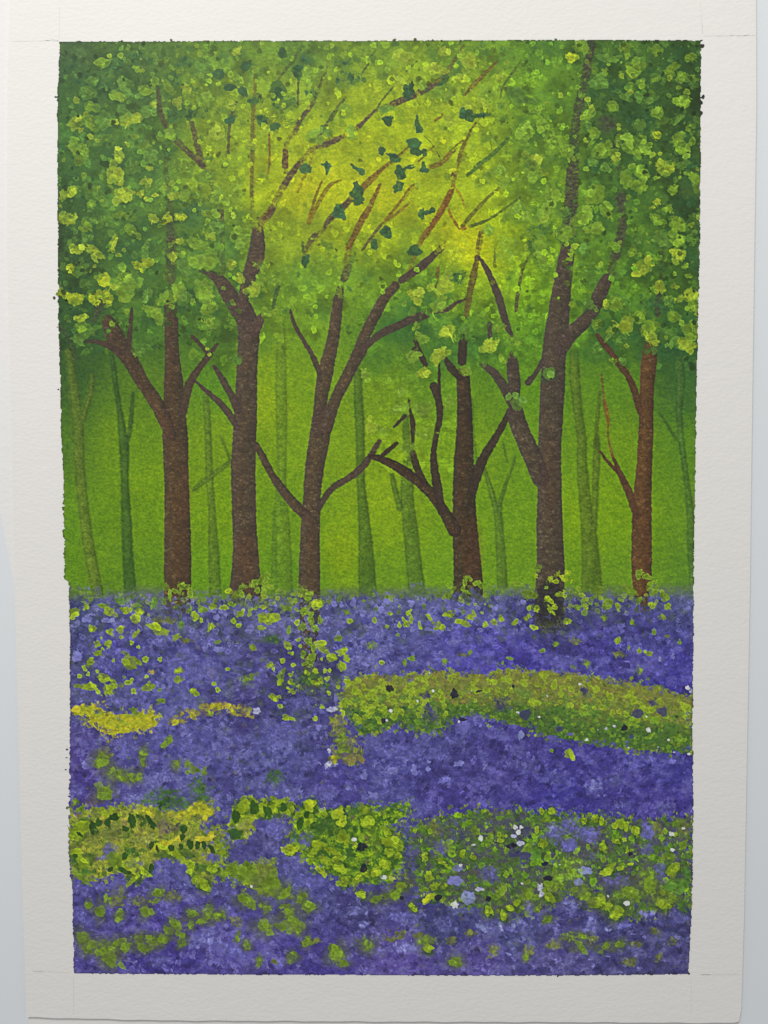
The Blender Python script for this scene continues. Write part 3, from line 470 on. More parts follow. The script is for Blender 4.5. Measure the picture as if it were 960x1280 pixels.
for i in range(420):   # green worked wet into the violet
    x = rs.uniform(88, 470) if rs.rand() < .75 else rs.uniform(470, 860); y = rs.uniform(770, 990) if x < 470 else rs.uniform(1130, 1210)
    tuft(x, y, rs.uniform(.3, 2.6), [(82,94,78),(96,108,64),(72,80,84),(100,92,92)][rs.randint(4)], n=3, ln=rs.uniform(3, 7), wd=1.1, a=rs.uniform(.25, .6))
for i in range(260):  # dark greens between the flowers at the left and under the trees
    x = rs.uniform(85, 440) if rs.rand() < .7 else rs.uniform(440, 860); y = rs.uniform(745, 800 if x > 440 else 900)
    dab(x, y, rs.uniform(3, 9), rs.uniform(2, 6), (66,80,72), a=rs.uniform(.15, .5), soft=.9, irr=.4, rot=rs.uniform(0, 3), h=0)
for i in range(70):   # pale petal outlines
    x = rs.uniform(90, 860); y = rs.uniform(752, 815)
    dab(x, y, rs.uniform(2, 4.5), rs.uniform(1.8, 4), PUR(x, y, 1.12) + 6, a=.7, soft=.3, irr=.3, rim=.4, h=.03)

# green areas -----------------------------------------------------------
BANK = [(428,850),(470,842),(500,846),(545,838),(600,842),(650,836),(700,840),(740,845),(790,852),(830,862),(868,870),(868,940),(840,942),(800,938),(750,932),(715,926),(680,920),(650,906),(615,900),(590,893),(570,898),(552,915),(520,915),(500,905),(480,912),(455,922),(440,905),(425,880)]
YEL = [(90,888),(103,880),(125,884),(140,892),(160,893),(178,889),(190,886),(198,896),(203,897),(195,909),(180,914),(155,917),(135,918),(122,911),(105,899),(95,893)]
LOWL = [(84,1008),(100,1014),(130,1008),(170,1006),(200,1010),(230,1012),(248,1000),(263,1002),(265,1018),(250,1036),(264,1040),(277,1034),(290,1052),(285,1068),(275,1082),(262,1112),(246,1106),(235,1080),(205,1070),(190,1084),(170,1106),(150,1092),(130,1098),(100,1100),(88,1098),(85,1060)]
CL1 = [(285,1030),(290,1008),(305,1000),(330,997),(352,1000),(367,1006),(366,1018),(345,1022),(322,1026),(314,1044),(302,1048),(290,1044)]
CL1b = [(270,1048),(285,1045),(290,1060),(280,1075),(300,1086),(322,1076),(344,1074),(346,1104),(366,1120),(352,1122),(330,1119),(308,1106),(280,1098),(262,1090)]
CL2 = [(368,1022),(378,1002),(394,1000),(402,1012),(420,1010),(440,1014),(455,1006),(478,1008),(500,1003),(515,1005),(514,1018),(490,1030),(505,1045),(506,1090),(480,1106),(460,1100),(430,1110),(422,1096),(385,1082),(372,1062),(362,1050)]
CL3 = [(514,1034),(560,1018),(600,1010),(650,1012),(700,1016),(760,1020),(800,1026),(866,1020),(866,1132),(840,1134),(820,1140),(790,1148),(760,1142),(740,1126),(715,1120),(690,1132),(655,1146),(640,1140),(600,1138),(560,1130),(520,1112),(500,1105)]
TAIL = [(416,885),(436,905),(444,925),(454,940),(456,956),(440,958),(426,950),(414,953),(418,925),(414,905)]
fill(BANK, [(108,116,48),(96,128,44)], P_BANK); fill(TAIL, [(104,112,52),(126,130,60)], P_BANK, a=.6, rag=8., soft=5)
for x, y in rnd_in(TAIL, 90): tuft(x, y, rs.uniform(1, 2.2), [(120,134,44),(98,112,48),(134,132,66),(70,84,56)][rs.randint(4)], n=3, ln=5, a=.8, idv=P_BANK)
sl, mk, ins = inpoly(BANK)
yy = GY[sl]; top = np.interp(GX[sl][0], [428,560,700,868], [845,840,842,866]); bot = np.interp(GX[sl][0], [428,560,650,720,868], [915,905,903,924,940])
tt = (yy - top[None]) / (bot - top)[None]
put(sl, mk * sst((tt - .45) / .35 + .5 * N_mid[sl]) * .7, np.array((58,92,42)) / 255. * (1 + .3 * N_tooth[sl])[..., None])
put(sl, mk * sst((.42 - tt) / .3 + .9 * N_mid[sl]) * .6, np.array((124,118,58)) / 255. * (1 + .3 * N_tooth[sl])[..., None])
for x, y in rnd_in(BANK, 1500):
    t = (y - np.interp(x, [428,560,700,868], [845,840,842,866])) / 75.
    r = rs.rand()
    if t > .55: col = [(96,134,38),(70,104,44),(50,80,44),(84,118,40),(118,146,40)][rs.randint(5)]
    else: col = [(128,142,42),(140,158,38),(118,122,56),(104,112,50),(134,124,64)][rs.randint(5)]
    s = rs.uniform(1.2, 3.6 if x < 640 else 2.8); dab(x, y, s, s * rs.uniform(.5, 1), col, rot=rs.uniform(0, 3), a=rs.uniform(.4, .9), soft=.3, irr=.35, h=.03, idv=P_BANK, rim=.06)
for x, y in rnd_in([(428,850),(545,842),(560,895),(480,908),(440,900)], 70) + rnd_in([(560,845),(700,845),(860,880),(866,920),(700,880),(600,880)], 60):
    s = rs.uniform(3, 5.5); dab(x, y, s, s * .8, (134,158,38), rot=rs.uniform(0, 3), a=.75, soft=.35, irr=.32, h=.04, idv=P_BANK, rim=.1)
fill(YEL, [(154,160,34),(168,166,34)], P_YEL, soft=2, rag=1.6)
for x, y in rnd_in(YEL, 150):
    s = rs.uniform(1.2, 3.6); dab(x, y, s, s * .7, [(172,172,36),(148,160,40),(186,172,40),(128,146,44),(120,110,40)][rs.choice(5, p=[.3,.3,.15,.15,.1])], rot=rs.uniform(0, 3), a=.8, soft=.3, irr=.35, h=.04, idv=P_YEL)
for i in range(130):
    t = rs.rand(); x = 212 + 105 * t; y = np.interp(x, [212,245,275,318], [901,890,884,890]) + rs.uniform(-7, 7)
    s = rs.uniform(1.2, 3.6); dab(x, y, s, s * .8, [(150,140,50),(104,88,76),(128,132,60),(92,80,90),(168,160,50)][rs.randint(5)], a=.6, soft=.4, irr=.4, h=.03, idv=P_YEL)
for poly, cl, a in ((LOWL, [(112,126,48),(140,150,44)], .92), (CL1, [(136,152,36),(120,140,36)], .95), (CL1b, [(110,128,36),(126,146,34)], .92), (CL2, [(62,100,34),(116,148,28)], .95), (CL3, [(76,108,36),(74,78,74)], .86)):
    fill(poly, cl, P_UND, a=a)
def pop(poly, n, cl, smin, smax, a=(.5, .95), pr=None):
    for x, y in rnd_in(poly, n):
        s = rs.uniform(smin, smax); c = np.array(cl[rs.choice(len(cl), p=pr)]) * rs.uniform(.92, 1.08)
        if rs.rand() < .45: tuft(x, y, rs.uniform(.6, 2.5), c, n=3, ln=s * 1.6, a=rs.uniform(*a), idv=P_UND)
        else: dab(x, y, s, s * rs.uniform(.6, 1), c, rot=rs.uniform(0, 3), a=rs.uniform(*a), soft=.3, irr=.34, h=.04, idv=P_UND, rim=.05)
pop(LOWL, 520, [(150,160,42),(124,142,40),(88,110,40),(168,164,52),(116,108,64),(64,92,36)], 1.4, 4.4)
pop(CL1, 160, [(146,172,32),(158,168,44),(84,112,34),(120,146,32)], 1.6, 4.5); pop(CL1b, 330, [(118,146,30),(132,156,32),(96,112,44),(78,104,36)], 1.6, 4.5)
pop(CL2, 560, [(146,178,24),(128,160,26),(60,100,30),(106,138,34),(50,80,34),(112,106,70)], 1.4, 4., pr=[.24,.2,.2,.14,.14,.08])
pop(CL3, 750, [(104,148,28),(124,162,28),(56,86,38),(88,128,30),(72,72,56),(74,78,112)], 1.6, 5., pr=[.28,.2,.16,.16,.08,.12])

for poly in (BANK, LOWL, CL1, CL1b, CL2, CL3, YEL):
    P = np.array(poly + [poly[0]], float)
    for k in range(len(P) - 1):
        L_ = np.hypot(*(P[k + 1] - P[k]))
        for j in range(int(L_ / 1.9)):
            x, y = P[k] + (P[k + 1] - P[k]) * rs.rand() + rs.normal(0, 4.2, 2)
            if rs.rand() < .5: tuft(x, y, rs.uniform(-1.3, 1.3), PUR(x, y, rs.uniform(.7, 1.3)), n=3, ln=5, a=.7, idv=P_BLUE)
            else:
                c = [(108,130,40),(84,104,46),(134,150,40)][rs.randint(3)] if poly is not YEL else (160,156,40)
                tuft(x, y, rs.uniform(.7, 2.4), c, n=3, ln=4.5, a=.75, idv=P_UND if poly is not BANK else P_BANK)
for i in range(230):
    cx, sd = [(222,26),(308,30),(350,20),(388,24),(500,60),(590,34),(690,36),(740,30),(805,36),(150,50)][rs.randint(10)]
    x = cx + rs.normal(0, sd * .6); y = 750 + rs.normal(0, 8)
    if not 86 < x < 862: continue
    w_ = rs.uniform(1.4, 4.2); dab(x, y, w_, w_ * .8, [(104,132,48),(124,148,44),(88,110,52),(140,160,50)][rs.randint(4)], rot=rs.uniform(0, 3), a=rs.uniform(.35, .85), soft=.25, irr=.3, idv=P_UND, h=.03, rim=.1)
U = P_UND; BLK = dict(pid=P_BLUE)
def gcrop(ox, oy, items, idv=P_UND):
    out = []
    for it in items:
        c = it[4]; b = c.rstrip('~!'); yy = oy + it[1] / K3
        if b in 'my' and (yy > 1105 or (x_ := ox + it[0] / K3) < 230 and 930 < yy < 1000):
            dab(ox + it[0] / K3, yy, it[2] / K3 * 1.7, it[3] / K3 * 1.6, (82, 92, 58), a=.5, soft=.9, irr=.35, h=0)
            tuft(ox + it[0] / K3 + rs.uniform(-5, 5), yy + rs.uniform(-5, 5), rs.uniform(.6, 2.5), (96, 116, 40), n=4, ln=6, a=.6, idv=P_UND)
        crop(ox, oy, K3, [it], idv=(P_BLUE if b in 'pPqvnwKs' else idv))
gcrop(75, 720, [(155,400,45,52,'P~'),(370,145,40,28,'M~'),(478,185,35,38,'M~'),(565,160,25,35,'M~'),(640,262,80,20,'o~'),(730,290,25,18,'M~'),(760,385,40,15,'o~'),
 (160,258,28,24,'p'),(272,268,25,18,'p'),(310,265,18,15,'q'),(805,360,28,28,'p'),(870,435,18,18,'p'),(940,440,22,18,'p'),(105,485,30,35,'p'),(940,250,20,18,'p'),(195,230,18,10,'p'),(620,420,35,22,'P'),(740,450,25,18,'P'),(360,750,60,35,'P~'),(480,740,70,40,'P~'),(770,570,60,60,'P~'),(300,545,80,50,'P~'),(330,455,100,25,'P~'),
 (160,185,20,18,'y'),(250,178,25,14,'m'),(295,212,28,25,'y'),(395,205,32,30,'y'),(480,212,28,24,'y'),(80,215,38,25,'y'),(450,258,35,25,'y'),(600,325,52,35,'y',.5),(195,318,25,25,'y'),(300,333,18,18,'y'),(362,322,26,24,'y'),(452,350,18,24,'y'),(365,368,10,10,'y'),(248,370,6,8,'y'),(222,402,20,18,'y'),(287,405,22,20,'y'),(428,402,14,14,'y'),(470,425,15,12,'y'),(255,437,10,10,'y'),(225,460,25,18,'y'),(182,512,22,25,'y'),(148,555,16,18,'y'),(168,590,14,14,'y'),(118,600,14,12,'y'),(225,572,10,12,'y'),(423,513,48,38,'y'),(323,508,9,12,'y'),(513,500,18,16,'y'),(600,500,13,14,'y'),(262,612,50,30,'y',.3),(320,635,30,18,'y'),(160,665,60,25,'y',.15),(290,678,35,28,'y'),(410,640,20,14,'y'),(432,625,12,14,'y'),(442,688,18,16,'y'),(525,668,35,28,'y'),(520,603,14,10,'y'),(705,570,22,28,'y'),(708,617,28,25,'y'),(810,695,28,26,'y'),(610,748,28,22,'m'),(700,365,22,18,'y'),(770,200,16,35,'m'),(805,240,28,28,'y'),(860,205,28,25,'m'),(905,303,28,18,'y'),(848,270,11,14,'y'),(920,182,22,18,'y'),(945,395,20,15,'m'),(945,685,15,18,'y'),(925,645,14,14,'y'),(440,810,28,25,'m'),(905,820,17,17,'y'),(795,843,32,20,'x'),(690,878,22,16,'x'),(940,785,30,20,'x~'),(100,800,28,25,'X'),(560,575,30,12,'t~'),(370,660,14,18,'o~'),(600,685,14,12,'m'),(560,665,16,12,'m'),(380,605,10,8,'m')])
gcrop(275, 720, [(530,630,95,70,'g~'),(400,185,40,20,'m~'),(310,380,60,30,'g~'),(855,500,42,50,'p~'),(365,285,22,22,'p'),(685,168,18,20,'p'),(730,170,12,15,'p'),(800,162,18,25,'p'),(858,220,22,25,'p'),(180,320,28,25,'p'),(15,440,18,15,'p'),(100,480,25,15,'P'),(670,800,32,18,'w'),(220,810,24,18,'w'),(695,745,14,30,'p'),(860,400,20,12,'p'),(40,330,20,20,'P'),(740,650,12,14,'P'),(500,760,90,30,'P~'),(250,600,50,50,'P~'),(380,900,100,30,'P~'),
 (122,225,32,22,'y'),(280,255,65,38,'y',.1),(80,270,16,14,'y'),(112,298,17,14,'y'),(415,325,14,30,'m',.2),(402,415,22,32,'y'),(473,382,16,13,'y'),(482,420,12,14,'y'),(435,458,10,12,'y'),(200,432,28,20,'y'),(378,507,15,18,'y'),(303,532,18,20,'y'),(320,562,8,10,'y'),(50,560,15,12,'y'),(735,455,28,20,'y'),(760,490,20,20,'y'),(730,540,28,45,'y',-.3),(670,490,35,25,'y'),(632,568,12,14,'y'),(657,568,9,12,'y'),(570,572,16,17,'y'),(521,582,17,17,'y'),(440,535,14,15,'y'),(425,592,18,17,'y'),(425,632,17,20,'y'),(372,595,18,52,'m',.35),(355,640,20,25,'y'),(570,640,22,18,'y'),(600,628,20,18,'y'),(645,615,15,16,'y'),(712,668,15,14,'y'),(655,703,14,12,'y'),(430,690,25,20,'y'),(480,672,25,20,'y'),(553,690,14,10,'y'),(165,620,40,35,'m~'),(325,730,28,25,'y'),(360,778,15,14,'y'),(402,845,28,18,'y',.5),(613,785,20,17,'y'),(572,855,15,14,'y'),(740,765,18,20,'y'),(738,820,14,20,'y'),(770,635,22,22,'y'),(840,710,16,16,'y'),(705,372,28,18,'m'),(780,270,20,14,'y'),(760,210,20,14,'m~'),(925,262,15,22,'y'),(910,420,45,18,'m~'),(35,780,40,18,'X~'),(70,815,20,12,'x~')])
gcrop(475, 720, [(500,475,40,10,'o~'),(390,512,18,14,'m~'),(545,455,12,10,'m~'),(150,515,18,12,'m~'),(45,155,20,16,'p'),(190,160,20,14,'p'),(10,200,16,18,'p'),(465,208,16,12,'p'),(685,195,22,20,'p~'),(700,132,14,11,'p'),(855,155,20,12,'p'),(290,320,22,10,'p'),(15,340,14,16,'p'),(420,150,30,20,'P~'),(250,430,60,40,'P~'),(560,380,70,30,'P~'),(440,400,40,24,'p~'),(640,500,50,30,'P~'),
 (60,225,20,20,'y'),(172,218,23,15,'y',-.5),(187,262,13,25,'y'),(160,290,17,18,'y'),(145,265,8,20,'y',-.5),(117,298,11,24,'y'),(238,288,10,30,'y',-.35),(297,248,30,11,'y',.75),(43,305,13,14,'y'),(108,352,12,14,'m'),(413,228,38,26,'y'),(362,303,32,27,'y',.5),(563,218,8,27,'y',-.55),(545,247,24,19,'y'),(475,272,22,16,'y'),(510,285,32,20,'y'),(632,292,24,20,'y'),(683,275,24,23,'y'),(728,258,22,18,'y',.5),(808,283,17,20,'y'),(192,494,22,20,'m'),(778,494,20,14,'m'),(735,517,12,12,'m'),(10,520,15,12,'y'),(405,120,20,28,'m'),(435,80,18,22,'m')])
gcrop(475, 720, [(300,835,50,60,'n~'),(725,770,45,40,'n~'),(270,715,28,20,'n~'),(447,705,25,28,'K'),(60,675,25,20,'K'),(590,690,18,10,'K'),(798,660,8,8,'K'),(870,830,38,28,'n'),(25,870,20,15,'K'),(500,860,25,12,'K'),(490,915,50,35,'P'),(600,860,50,28,'P~'),(832,820,15,8,'w'),(318,690,10,9,'W'),(297,583,6,6,'W'),(227,750,7,7,'W'),(65,807,9,8,'W'),(43,867,9,9,'W'),(545,690,5,5,'W'),(955,845,7,7,'W'),(475,875,6,6,'W')], P_BANK)
gcrop(675, 700, [(215,490,30,20,'o~'),(475,565,35,18,'o~'),(275,275,22,18,'y'),(225,285,20,15,'m~'),(350,188,42,25,'m'),(410,260,25,28,'m'),(467,277,22,19,'y'),(478,235,12,15,'m'),(540,180,50,26,'m'),(595,240,18,24,'m'),(750,220,28,26,'m'),(768,278,25,22,'y'),(675,272,23,19,'y'),(743,343,22,22,'y'),(390,345,20,15,'m~'),(555,375,16,18,'m~'),(685,430,13,16,'m'),(467,478,24,18,'y',.6),(530,525,10,18,'m'),(600,546,18,17,'y'),(655,560,19,18,'y'),(838,495,12,18,'m'),(762,455,14,12,'o'),(95,505,20,15,'m~'),(15,543,17,14,'m'),(280,615,30,18,'m~'),(595,665,22,25,'m~'),(50,390,48,22,'y'),(166,365,20,20,'y'),(720,595,8,14,'q'),(800,575,9,16,'p')])
gcrop(675, 700, [(80,900,60,30,'g~'),(268,795,25,32,'n~'),(585,920,35,28,'n'),(735,910,28,28,'n'),(820,940,14,14,'k'),(680,855,25,18,'n~'),(240,745,9,8,'W'),(40,815,7,7,'W'),(885,768,10,10,'W'),(905,785,8,10,'w')], P_BANK)
gcrop(675, 860, [(553,205,30,40,'L'),(680,190,38,22,'L',.3),(835,305,30,30,'L'),(660,290,25,20,'L'),(260,140,35,28,'L~'),(110,195,28,20,'L'),(508,240,20,20,'K'),(115,245,20,18,'n'),(550,290,12,12,'n'),(182,277,15,12,'P'),(445,229,9,9,'w'),(395,243,6,6,'w'),(650,253,13,12,'W'),(280,310,10,9,'W'),(345,250,5,5,'W'),(638,172,5,5,'W'),(770,311,7,6,'W'),(708,353,5,5,'W'),(533,357,5,5,'W'),(895,396,10,6,'W'),(805,386,8,4,'w')], P_BANK)
gcrop(675, 860, [(650,420,60,25,'P~'),(800,440,60,20,'P~'),(330,600,60,50,'p~'),(100,540,70,40,'P~'),(440,560,60,50,'P~'),(500,700,50,30,'P~'),(740,720,60,40,'P~'),(70,300,28,20,'P'),(175,395,26,30,'y'),(70,375,10,12,'m'),
 (180,830,60,60,'P~'),(70,845,40,30,'q~'),(290,880,55,45,'P~'),(180,940,45,35,'P'),(640,860,45,50,'P~'),(700,850,30,40,'o~'),(860,850,50,60,'o~'),(70,735,22,28,'y'),(10,740,14,18,'y'),(40,790,18,22,'m'),(265,795,24,22,'y'),(300,760,15,15,'m'),(335,785,20,28,'y'),(370,800,15,25,'y'),(485,815,32,38,'y'),(515,835,14,22,'y'),(578,860,26,38,'y'),(380,860,20,18,'m'),(465,920,20,18,'y'),(505,910,15,12,'y'),(375,940,20,18,'y'),(855,945,25,20,'m'),(810,880,16,14,'y'),(20,930,35,35,'y'),(788,877,14,15,'W'),(857,843,11,9,'W')])
gcrop(475, 880, [(500,135,45,28,'P'),(450,230,80,30,'P~'),(240,230,50,35,'P~'),(170,300,50,45,'P~'),(400,460,50,35,'P~'),(75,400,30,24,'p'),(205,395,22,30,'p'),(150,345,14,12,'p'),(475,355,30,18,'p'),(740,195,32,22,'P'),(845,190,18,30,'q'),(870,370,90,40,'P~'),(40,290,60,30,'P~'),(300,620,60,30,'P~'),(290,390,14,14,'p'),(290,345,12,12,'p'),(820,280,60,40,'P~')])
gcrop(475, 1030, [(200,160,40,40,'P~'),(190,260,40,80,'n~'),(650,295,65,45,'P~'),(370,140,50,50,'P~'),(480,60,50,35,'n~'),(800,180,50,35,'n~'),(530,440,45,40,'q'),(450,340,45,28,'p'),(470,265,30,18,'p'),(400,600,70,40,'P~'),(620,620,45,22,'q~',.4),(760,630,90,35,'P~'),(720,620,12,35,'q~'),(800,615,12,30,'q~'),(850,600,26,35,'p~'),(890,500,26,60,'p~'),(120,560,70,30,'P~'),(140,740,100,40,'p~'),(850,40,60,50,'n~'),
 (220,670,40,20,'o'),(130,665,30,25,'o'),(60,690,45,20,'o~'),(430,700,35,25,'o~'),(540,655,30,22,'o~'),(685,750,35,35,'o~'),(890,760,40,35,'o~'),(325,30,40,40,'o~'),
 (85,120,55,45,'y'),(60,175,45,35,'y'),(40,245,40,40,'y'),(110,190,30,25,'y'),(45,45,32,22,'y'),(270,195,28,32,'y'),(290,318,30,28,'y'),(380,378,20,18,'y'),(330,375,28,22,'y'),(375,235,45,20,'y'),(285,450,48,22,'Z'),(130,370,30,25,'y'),(90,420,50,35,'m'),(660,85,26,35,'m'),(715,65,15,17,'y'),(718,98,17,15,'y'),(758,72,8,10,'y'),(650,125,22,20,'m'),(490,180,20,18,'y'),(557,200,19,18,'y'),(650,520,26,36,'y'),(740,550,24,34,'y',-.2),(725,410,28,38,'m'),(780,505,28,22,'y'),(825,470,20,32,'y'),(885,425,27,42,'m'),(940,40,14,20,'y'),(930,170,35,45,'G'),(885,150,24,22,'m'),(285,745,30,30,'y'),(270,700,45,25,'m~'),(455,825,32,35,'m'),(875,800,20,20,'m~'),(570,40,26,45,'m'),(400,130,25,25,'m~'),(190,490,20,22,'y'),(208,515,14,14,'y'),
 (348,442,20,20,'K'),(650,450,16,16,'K'),(130,445,14,14,'K'),(790,130,25,14,'K~'),(870,190,30,25,'n'),(812,18,12,12,'W'),(847,20,11,11,'W'),(831,50,15,15,'W'),(800,72,18,10,'w'),(852,115,25,12,'w'),(606,84,11,15,'W'),(560,126,11,8,'W'),(22,321,18,13,'W'),(70,325,18,12,'h'),(452,487,24,20,'W'),(597,390,22,12,'w'),(483,247,13,10,'w'),(851,357,15,9,'W'),(955,380,10,18,'w')])
gcrop(275, 1030, [(160,160,110,60,'v~'),(510,90,45,50,'P~'),(430,260,80,80,'P~'),(330,30,70,40,'P~'),(820,520,70,25,'p~'),(860,600,30,20,'p~'),(270,260,70,50,'o~'),(100,590,35,35,'o~'),(180,560,60,50,'v~'),(560,350,80,30,'P~'),(80,770,90,40,'P~'),(700,650,100,60,'v~'),(600,520,60,40,'v~'),
 (425,162,33,25,'y'),(555,165,45,20,'Z',.3),(600,280,50,17,'Z'),(745,345,35,35,'y'),(720,265,45,30,'y'),(830,330,45,25,'y'),(880,300,30,18,'y'),(910,40,40,40,'y'),(590,120,40,40,'y'),(640,230,40,20,'y'),(935,280,30,50,'y'),(75,260,45,45,'m'),(170,300,70,50,'m'),(310,370,60,55,'m'),(390,415,45,28,'m'),(850,425,22,22,'y'),(940,450,35,25,'m'),(165,460,50,40,'m'),(500,430,24,28,'m'),(525,495,40,38,'m'),(475,450,20,30,'m'),(385,495,30,20,'m'),(415,530,30,30,'m'),(440,600,60,40,'m'),(470,645,22,22,'m'),(270,615,55,45,'m'),(275,500,25,30,'m~'),(15,545,20,30,'m'),(520,710,25,32,'m'),(580,700,35,18,'o~'),(700,780,45,50,'m'),(735,835,28,25,'m'),(435,800,28,32,'m~'),(160,725,24,28,'m~'),(235,822,18,26,'m~'),(325,825,15,15,'o~'),(105,680,10,20,'m~'),(880,730,45,35,'m~'),
 (852,137,32,24,'K'),(862,265,22,28,'K'),(700,205,22,18,'K'),(803,93,15,12,'W'),(190,375,6,6,'W')])
gcrop(75, 880, [(620,570,110,65,'g~'),(700,600,60,40,'g~'),(830,520,60,90,'g~'),(260,290,50,35,'o~'),(600,700,60,40,'o~'),(650,740,60,40,'s~'),(200,580,50,30,'s~'),(150,370,25,20,'p~'),(500,460,50,22,'p~'),(640,440,90,30,'p~'),(430,560,60,28,'p~'),(190,250,60,40,'P~'),(740,240,60,40,'P~'),(100,510,50,40,'P~'),(840,280,60,60,'P~'),(400,250,60,50,'P~'),
 (645,225,28,38,'m'),(250,340,45,40,'m'),(500,300,20,40,'m~'),(495,350,14,25,'m'),(330,420,50,35,'m~'),(385,440,35,25,'m~'),(260,530,45,40,'m'),(430,440,20,38,'m'),(475,438,20,25,'m'),(695,365,25,25,'m~'),(765,360,18,32,'m~'),(800,400,22,28,'m'),(870,410,14,25,'m~'),(95,590,20,28,'m~'),(130,635,22,22,'m'),(840,620,50,40,'x~'),(870,650,38,30,'x'),(790,640,20,40,'x'),(750,670,50,25,'x~'),(520,640,50,25,'x~'),(300,660,50,35,'y~'),(160,740,60,40,'y'),(95,30,26,20,'X'),(545,615,12,10,'h'),(475,620,14,16,'h'),
 (205,740,16,45,'k!',-.5),(232,712,20,28,'k!',-.3),(325,680,30,22,'k!'),(285,715,20,25,'k!'),(430,700,22,45,'k!',-.2),(392,748,16,18,'k!'),(545,710,18,50,'k!',-.6),(480,680,25,18,'k~'),(120,770,30,10,'k!',.9),(745,750,20,22,'k'),(610,600,18,22,'k~',.5),(640,580,20,28,'k~')])
gcrop(75, 1030, [(305,155,45,40,'P~'),(280,200,40,20,'P~'),(440,235,40,30,'P~'),(910,200,45,30,'P~'),(640,300,80,60,'P~'),(600,240,35,30,'P~'),(560,380,80,40,'P~'),(200,80,60,50,'o~'),(330,70,70,30,'o~'),(680,440,50,40,'o~'),(480,460,70,30,'o~'),(350,440,50,60,'o~'),(640,520,50,50,'P~'),(870,700,100,60,'p~'),(600,820,60,50,'P~'),(130,570,50,50,'P~'),
 (130,215,65,40,'y'),(340,220,50,45,'m'),(420,240,60,40,'y~'),(600,130,50,25,'x'),(690,175,90,30,'y'),(870,90,60,16,'X'),(910,70,28,28,'X'),(710,90,22,16,'X'),(520,90,50,30,'h~'),(440,330,50,22,'y'),(510,290,30,22,'y'),(790,270,30,30,'y'),(820,340,30,40,'y'),(910,270,35,30,'y'),(870,370,30,35,'y'),(140,330,60,18,'m'),(100,60,40,40,'y'),
 (190,35,12,38,'k!',-.4),(120,65,26,9,'k!',.8),(395,28,20,14,'k!',.8),(550,125,14,22,'k!'),(585,150,10,18,'k!',-.3),(668,143,18,22,'k!'),(723,135,13,18,'k!'),(783,122,22,33,'k!'),(825,130,20,25,'k!'),(863,125,16,25,'k!'),(910,145,16,28,'k!',-.5),(740,35,18,22,'k!'),(735,80,14,22,'k!'),(90,190,16,10,'k!'),(390,190,16,25,'k!'),(440,170,50,30,'g~'),(300,270,18,14,'k!'),(390,285,45,15,'k!',.4),(550,265,18,25,'k!'),(150,285,45,20,'g~'),(840,270,25,33,'g'),
 (240,525,26,50,'m',-.3),(175,490,20,25,'m'),(357,550,24,28,'m'),(512,528,26,42,'m'),(590,415,35,30,'m'),(285,455,20,20,'m~'),(140,680,40,40,'m'),(170,740,45,35,'m'),(260,740,50,40,'m~'),(300,780,40,45,'m'),(295,820,50,35,'m'),(365,710,40,35,'m'),(390,745,30,25,'m'),(470,690,30,35,'m~'),(510,740,50,30,'m'),(560,700,50,35,'m'),(620,690,40,26,'m'),(650,640,26,26,'m'),(690,600,40,30,'m'),(720,660,35,20,'m'),(790,540,30,35,'m'),(785,610,18,28,'m'),(850,580,50,20,'m'),(730,720,25,22,'m~'),(895,530,30,40,'m~'),(940,550,20,20,'m')])
gcrop(675, 1030, [(100,70,60,50,'P~'),(180,130,50,50,'P~'),(290,70,60,45,'P~'),(450,340,70,40,'P~'),(430,390,40,35,'n~'),(725,290,35,60,'P~'),(640,150,40,35,'P~'),(640,40,40,50,'P~'),(180,490,50,55,'p~'),(310,590,45,40,'p~'),(480,600,60,35,'P~'),(820,575,50,40,'P~'),(720,580,25,25,'P~'),(400,630,20,18,'q~'),(640,540,50,20,'p~'),(860,500,35,50,'g~'),(880,300,25,60,'g~'),(270,280,38,26,'q'),(230,350,30,25,'q'),
 (460,530,50,40,'y'),(400,490,40,32,'y'),(340,460,50,35,'y'),(270,430,40,35,'m'),(410,280,45,28,'y'),(70,380,50,45,'m'),(60,440,40,30,'y'),(180,230,90,40,'L~'),(120,320,60,40,'L~'),(200,300,50,35,'L~'),(735,470,36,50,'y'),(735,410,18,30,'y'),(660,370,50,50,'m'),(640,300,50,40,'m~'),(540,410,50,35,'m'),(820,370,60,45,'G'),(800,270,45,30,'y'),(480,265,22,16,'y'),(545,242,18,10,'y'),(375,135,20,30,'y'),(380,210,18,25,'m'),(465,105,20,18,'y'),(525,155,12,16,'y'),(288,140,12,20,'m'),(795,450,28,22,'m'),(860,120,30,20,'m'),(760,200,45,20,'m~'),(210,395,30,22,'m'),
 (45,570,30,20,'m'),(165,678,32,22,'m~'),(255,675,35,22,'m~'),(245,735,55,22,'m'),(325,690,28,18,'o~'),(395,735,38,24,'m'),(478,725,38,26,'m'),(580,720,35,20,'o~'),(90,730,50,30,'o~'),(535,825,45,28,'o~'),(710,800,25,22,'o~'),(695,645,35,25,'o~'),(795,705,35,20,'o~'),
 (545,178,14,12,'K'),(30,240,18,12,'K'),(50,325,30,16,'K'),(340,400,20,12,'n'),(120,247,9,8,'W'),(5,385,12,26,'w'),(10,420,16,16,'w'),(408,431,9,7,'W'),(520,477,16,14,'W'),(797,156,12,9,'W')])
